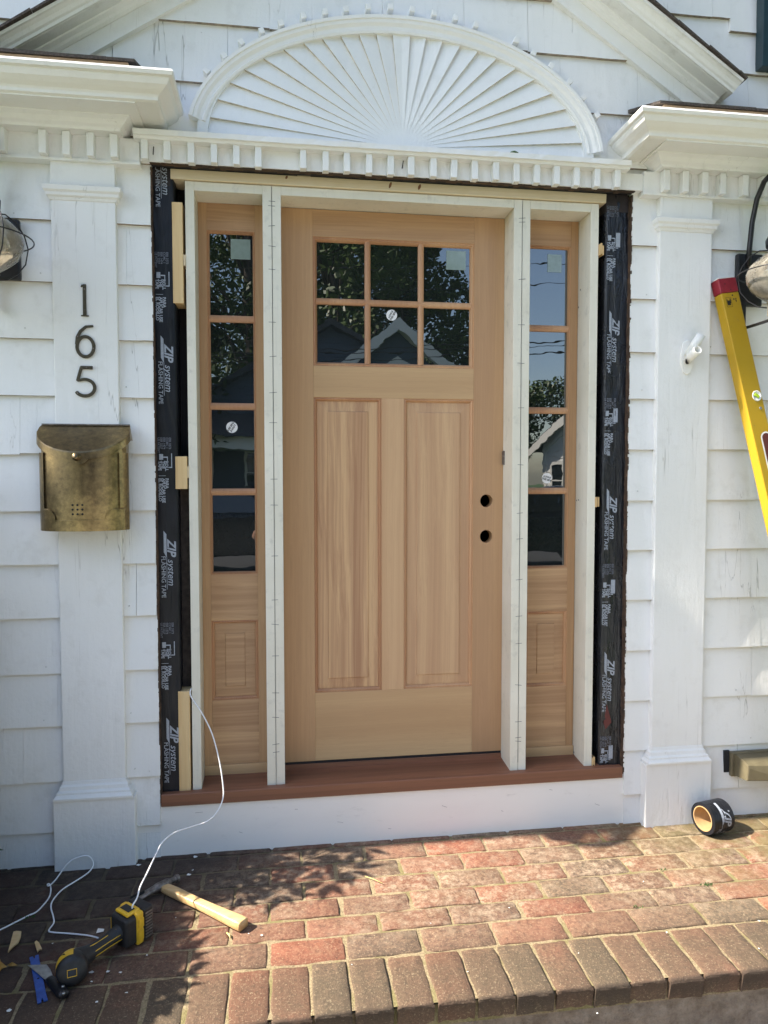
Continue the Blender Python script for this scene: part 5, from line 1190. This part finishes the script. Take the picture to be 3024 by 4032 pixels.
# parked car
def car(x, y, label):
    t = thing('parked_car', label, 'car', (x, y, GZ)); z0 = GZ + .02
    prof = [(-2.25, .38), (-2.28, .62), (-2.15, .86), (-1.25, .98), (-.55, 1.42), (.85, 1.45), (1.55, 1.08), (2.15, 1.0), (2.28, .7), (2.22, .38)]
    mb = MB(); rings = []
    for wy, sc in ((-.88, .0), (-.80, 1), (.80, 1), (.88, .0)): rings.append([(x + px * (1 if sc else .985), y + wy * (.80 if pz > 1.1 else 1), z0 + (pz if sc else min(pz, 1.42) - .03)) for px, pz in prof])
    mb.loft(rings, True, True); b = obj('body', mb, m_carpaint, t, .05, 3)
    mb = MB()
    for sg in (-1, 1): mb.loft([[(x + px, y + sg * py, z0 + pz) for px, pz, py in ((-1.0, 1.04, .86), (1.3, 1.08, .86), (.8, 1.38, .72), (-.5, 1.36, .72))], [(x + px, y + sg * (py + .02), z0 + pz) for px, pz, py in ((-1.0, 1.04, .86), (1.3, 1.08, .86), (.8, 1.38, .72), (-.5, 1.36, .72))]], True, True)
    obj('side_window', mb, m_glass, t)
    for px in (-1.4, 1.4):
        for sg in (-1, 1):
            mb = MB(); M = Matrix.Translation((x + px, y + sg * .80, z0 + .32)) @ Matrix.Rotation(R(90), 4, 'X'); mb.lathe([(.0, -.11), (.2, -.11), (.33, -.09), (.33, .09), (.2, .11), (.0, .11)], M, 24); wl = obj('wheel', mb, m_rubber, t)
            mb = MB(); mb.lathe([(.0, -.118), (.19, -.116), (.19, .116), (.0, .118)], M, 16); obj('rim', mb, m_steel, wl)
car(4.3, -9.9, 'black car parked at the kerb in front of the door'); car(-1.4, -10.0, 'dark car parked behind the black car at the kerb')

# ---- shrub at the left, just outside the picture, whose leaves shade the bricks
sh = thing('rhododendron_shrub', 'leafy evergreen shrub against the siding left of the landing', 'shrub', (-1.7, -.5, GZ))
rg = random.Random(31); st = MB(); lv = MB()
def bound(y):
    k = [(-1.6, -.75), (-.98, -.55), (-.90, -.42), (-.80, -.37), (-.70, -.27), (-.58, -.27), (-.45, -.27), (-.36, -.33), (-.30, -.24), (-.25, -.12), (-.20, -.06), (-.12, .02), (-.03, .08), (.1, .1)]
    for (a, fa), (b, fb) in zip(k, k[1:]):
        if a <= y <= b: return fa + (fb - fa) * (y - a) / (b - a)
    return -.8
cnt = 0
SPRIG = [(.02, -.235, 1.0), (.115, -.165, 1.02), (.205, -.095, 1.08), (-.06, -.20, .95), (.20, -.19, 1.05), (.06, -.11, 1.0), (-.02, -.30, .92), (.13, -.255, 1.0), (-.14, -.29, .9), (.27, -.06, 1.12)]
for q in range(8200):
    x = rg.uniform(-2.5, -.99); y = rg.uniform(-1.75, -.10); z = rg.uniform(-.15, 1.28)
    sp = q < len(SPRIG)
    if sp: z = SPRIG[q][2]; x = SPRIG[q][0] - (z - ZB); y = SPRIG[q][1] - .085 * (z - ZB)
    hgt = z - ZB; xs = x + hgt; ys = y + .085 * hgt
    if x > -1.08 and y < -.55: continue
    m_ = bound(ys) - xs
    if not sp and m_ < .03: continue
    if not sp and m_ < .10 and rg.random() < .5: continue
    if not sp and z > 1.05 + .2 * math.sin(x * 7) * math.sin(y * 9): continue
    c0 = Vector((x, y, z)); n = rg.randint(6, 9); a0 = rg.uniform(0, 6.28); tilt = Vector((rg.uniform(-.4, .4), rg.uniform(-.5, .2), 1)).normalized() if not sp else Vector((-.75, -.1, .75)).normalized()
    e1 = tilt.orthogonal().normalized(); e2 = tilt.cross(e1)
    for k in range(n):
        a = a0 + 6.283 * k / n + rg.uniform(-.2, .2); dr = (e1 * math.cos(a) + e2 * math.sin(a) - tilt * rg.uniform(-.1, .55)).normalized(); L = rg.uniform(.065, .105) * (1.15 if sp else 1); wv = tilt.cross(dr).normalized() * L * .15
        p0 = c0 + dr * .008; i = len(lv.v); lv.v += [p0, c0 + dr * L * .45 + wv, c0 + dr * L - tilt * .006, c0 + dr * L * .45 - wv]; lv.face((i, i + 1, i + 2, i + 3))
    cnt += 1
    if cnt % 14 == 0: st.tube([(-1.75 + rg.uniform(-.3, .3), -.6 + rg.uniform(-.3, .3), GZ), ((x - 1.7) / 2, (y - .6) / 2, (z + GZ) / 2 + .1), (x, y, z)], [.018, .01, .004], 5)
obj('foliage', lv, m_rhodo, sh); obj('stem', st, m_bark, sh)

# ---- the person taking the picture, mirrored in the left sidelight
pr = thing('person', 'person in a grey cap and dark shirt holding a phone up at eye level', 'person', (.16, -3.02, GZ))
def skin(name, joints, edges, mat, parent, sub=2):
    off = ORG[parent]; me = bpy.data.meshes.new(name); me.from_pydata([Vector(j[0]) - off for j in joints], edges, [])
    o = link(name, me, parent); ORG[o] = off; me.materials.append(mat)
    o.modifiers.new('skin', 'SKIN'); me.skin_vertices[0].data
    for k, j in enumerate(joints): rr = j[1] if isinstance(j[1], tuple) else (j[1], j[1]); me.skin_vertices[0].data[k].radius = rr; me.skin_vertices[0].data[k].use_root = k == 0
    sb = o.modifiers.new('sub', 'SUBSURF'); sb.levels = sub; sb.render_levels = sub
    for p in me.polygons: p.use_smooth = True
    return o
bx_, by_ = .14, -3.02; F = GZ
J = [((bx_, by_, F + .93), (.115, .085)), ((bx_, by_, F + 1.12), (.115, .085)), ((bx_, by_ + .02, F + 1.32), (.14, .10)), ((bx_, by_, F + 1.44), (.10, .09)), ((bx_, by_ + .02, F + 1.52), .058), ((bx_, by_ + .05, F + 1.585), (.085, .09)), ((bx_, by_ + .055, F + 1.67), (.104, .115)), ((bx_, by_ + .05, F + 1.745), (.095, .105)),
     ((bx_ - .19, by_, F + 1.40), .062), ((bx_ - .34, by_ + .10, F + 1.16), .046), ((bx_ - .245, by_ + .31, F + 1.40), .032), ((bx_ - .225, by_ + .355, F + 1.47), .028),
     ((bx_ + .19, by_, F + 1.40), .062), ((bx_ + .31, by_ + .10, F + 1.17), .046), ((bx_ - .02, by_ + .33, F + 1.38), .032), ((bx_ - .075, by_ + .36, F + 1.43), .028),
     ((bx_ - .10, by_, F + .85), .10), ((bx_ - .11, by_ + .02, F + .48), .062), ((bx_ - .12, by_, F + .09), .045), ((bx_ - .13, by_ + .14, F + .045), .038),
     ((bx_ + .10, by_, F + .85), .10), ((bx_ + .11, by_ + .02, F + .48), .062), ((bx_ + .12, by_, F + .09), .045), ((bx_ + .13, by_ + .14, F + .045), .038)]
E_ = [(0, 1), (1, 2), (2, 3), (3, 4), (4, 5), (5, 6), (6, 7), (2, 8), (8, 9), (9, 10), (10, 11), (2, 12), (12, 13), (13, 14), (14, 15), (0, 16), (16, 17), (17, 18), (18, 19), (0, 20), (20, 21), (21, 22), (22, 23)]
body = skin('body', J, E_, m_skin, pr)
for k, (c0, sx) in enumerate((((bx_ - .225, by_ + .36, F + 1.475), 1), ((bx_ - .078, by_ + .365, F + 1.435), -1))):
    c0 = Vector(c0); jj = [(c0, .026), (c0 + Vector((sx * .005, .02, .035)), .024)]; ee = [(0, 1)]
    for f in range(4): b0 = c0 + Vector((sx * (-.012 + 0 * f), .024, .045 - f * .017)); n0 = len(jj); jj += [(b0, .0095), (b0 + Vector((sx * .006, .018, .006)), .009), (b0 + Vector((sx * .030, .014, .004)), .008), (b0 + Vector((sx * .046, .006, .0)), .007)]; ee += [(1, n0), (n0, n0 + 1), (n0 + 1, n0 + 2), (n0 + 2, n0 + 3)]
    n0 = len(jj); jj += [(c0 + Vector((sx * .016, -.008, .02)), .011), (c0 + Vector((sx * .038, -.010, .042)), .009)]; ee += [(0, n0), (n0, n0 + 1)]
    skin('hand', jj, ee, m_skin, pr, 1)
skin('shirt', [((bx_, by_, F + .84), (.19, .15)), ((bx_, by_, F + 1.12), (.160, .125)), ((bx_, by_ + .02, F + 1.32), (.185, .135)), ((bx_, by_, F + 1.43), (.12, .105)), ((bx_ - .19, by_, F + 1.40), .078), ((bx_ - .27, by_ + .05, F + 1.27), .068), ((bx_ + .19, by_, F + 1.40), .078), ((bx_ + .26, by_ + .05, F + 1.28), .068)], [(0, 1), (1, 2), (2, 3), (2, 4), (4, 5), (2, 6), (6, 7)], m_shirt, pr)
skin('trousers', [((bx_, by_, F + 1.03), (.17, .13)), ((bx_ - .10, by_, F + .84), .112), ((bx_ - .11, by_ + .02, F + .48), .078), ((bx_ - .12, by_, F + .10), .062), ((bx_ + .10, by_, F + .84), .112), ((bx_ + .11, by_ + .02, F + .48), .078), ((bx_ + .12, by_, F + .10), .062)], [(0, 1), (1, 2), (2, 3), (0, 4), (4, 5), (5, 6)], m_jeans, pr)
mb = MB(); mb.ball((bx_, by_ + .05, F + 1.735), .098, 10, (.92, 1.08, .78)); mb.loft([[(bx_ + .07 * math.cos(t), by_ + .13 + .09 * math.sin(t), F + 1.735 + dz) for t in [math.pi * q / 10 for q in range(11)]] for dz in (0, .008)], True, True); obj('cap', mb, m_hat, pr)
mb = MB(); mb.ball((bx_, by_ + .02, F + 1.69), .088, 8, (.95, .9, .8)); obj('hair', mb, m_hair, pr)
mb = MB()
for sx in (-1, 1): mb.ball((bx_ + sx * .031, by_ + .138, F + 1.672), .011, 6)
obj('eye', mb, m_ink, pr)
mb = MB(); mb.loft([[(bx_ + x, by_ + y, F + z) for x, y, z in ((-.012, .138, 1.63), (.012, .138, 1.63), (.004, .135, 1.675), (-.004, .135, 1.675))], [(bx_ + x, by_ + y, F + z) for x, y, z in ((-.007, .166, 1.632), (.007, .166, 1.632), (.002, .145, 1.672), (-.002, .145, 1.672))]], True, True); obj('nose', mb, m_skin, pr)
ph = thing('phone', 'black phone held up by the person across from the door', 'phone', (CAMP.x, CAMP.y - .02, CAMP.z - .07))
MP = Matrix.Translation(CAMP - CF * .026) @ Matrix(((CR.x, CU.x, -CF.x, 0), (CR.y, CU.y, -CF.y, 0), (CR.z, CU.z, -CF.z, 0), (0, 0, 0, 1)))
mb = MB(); mb.box(-.055, .018, -.128, .018, -.008, .0, 0, MP); obj('case', mb, m_black, ph, .003)
mb = MB(); mb.lathe([(.009, .0), (.009, .003), (.0, .003)], MP, 20); obj('lens_ring', mb, m_glass, ph)
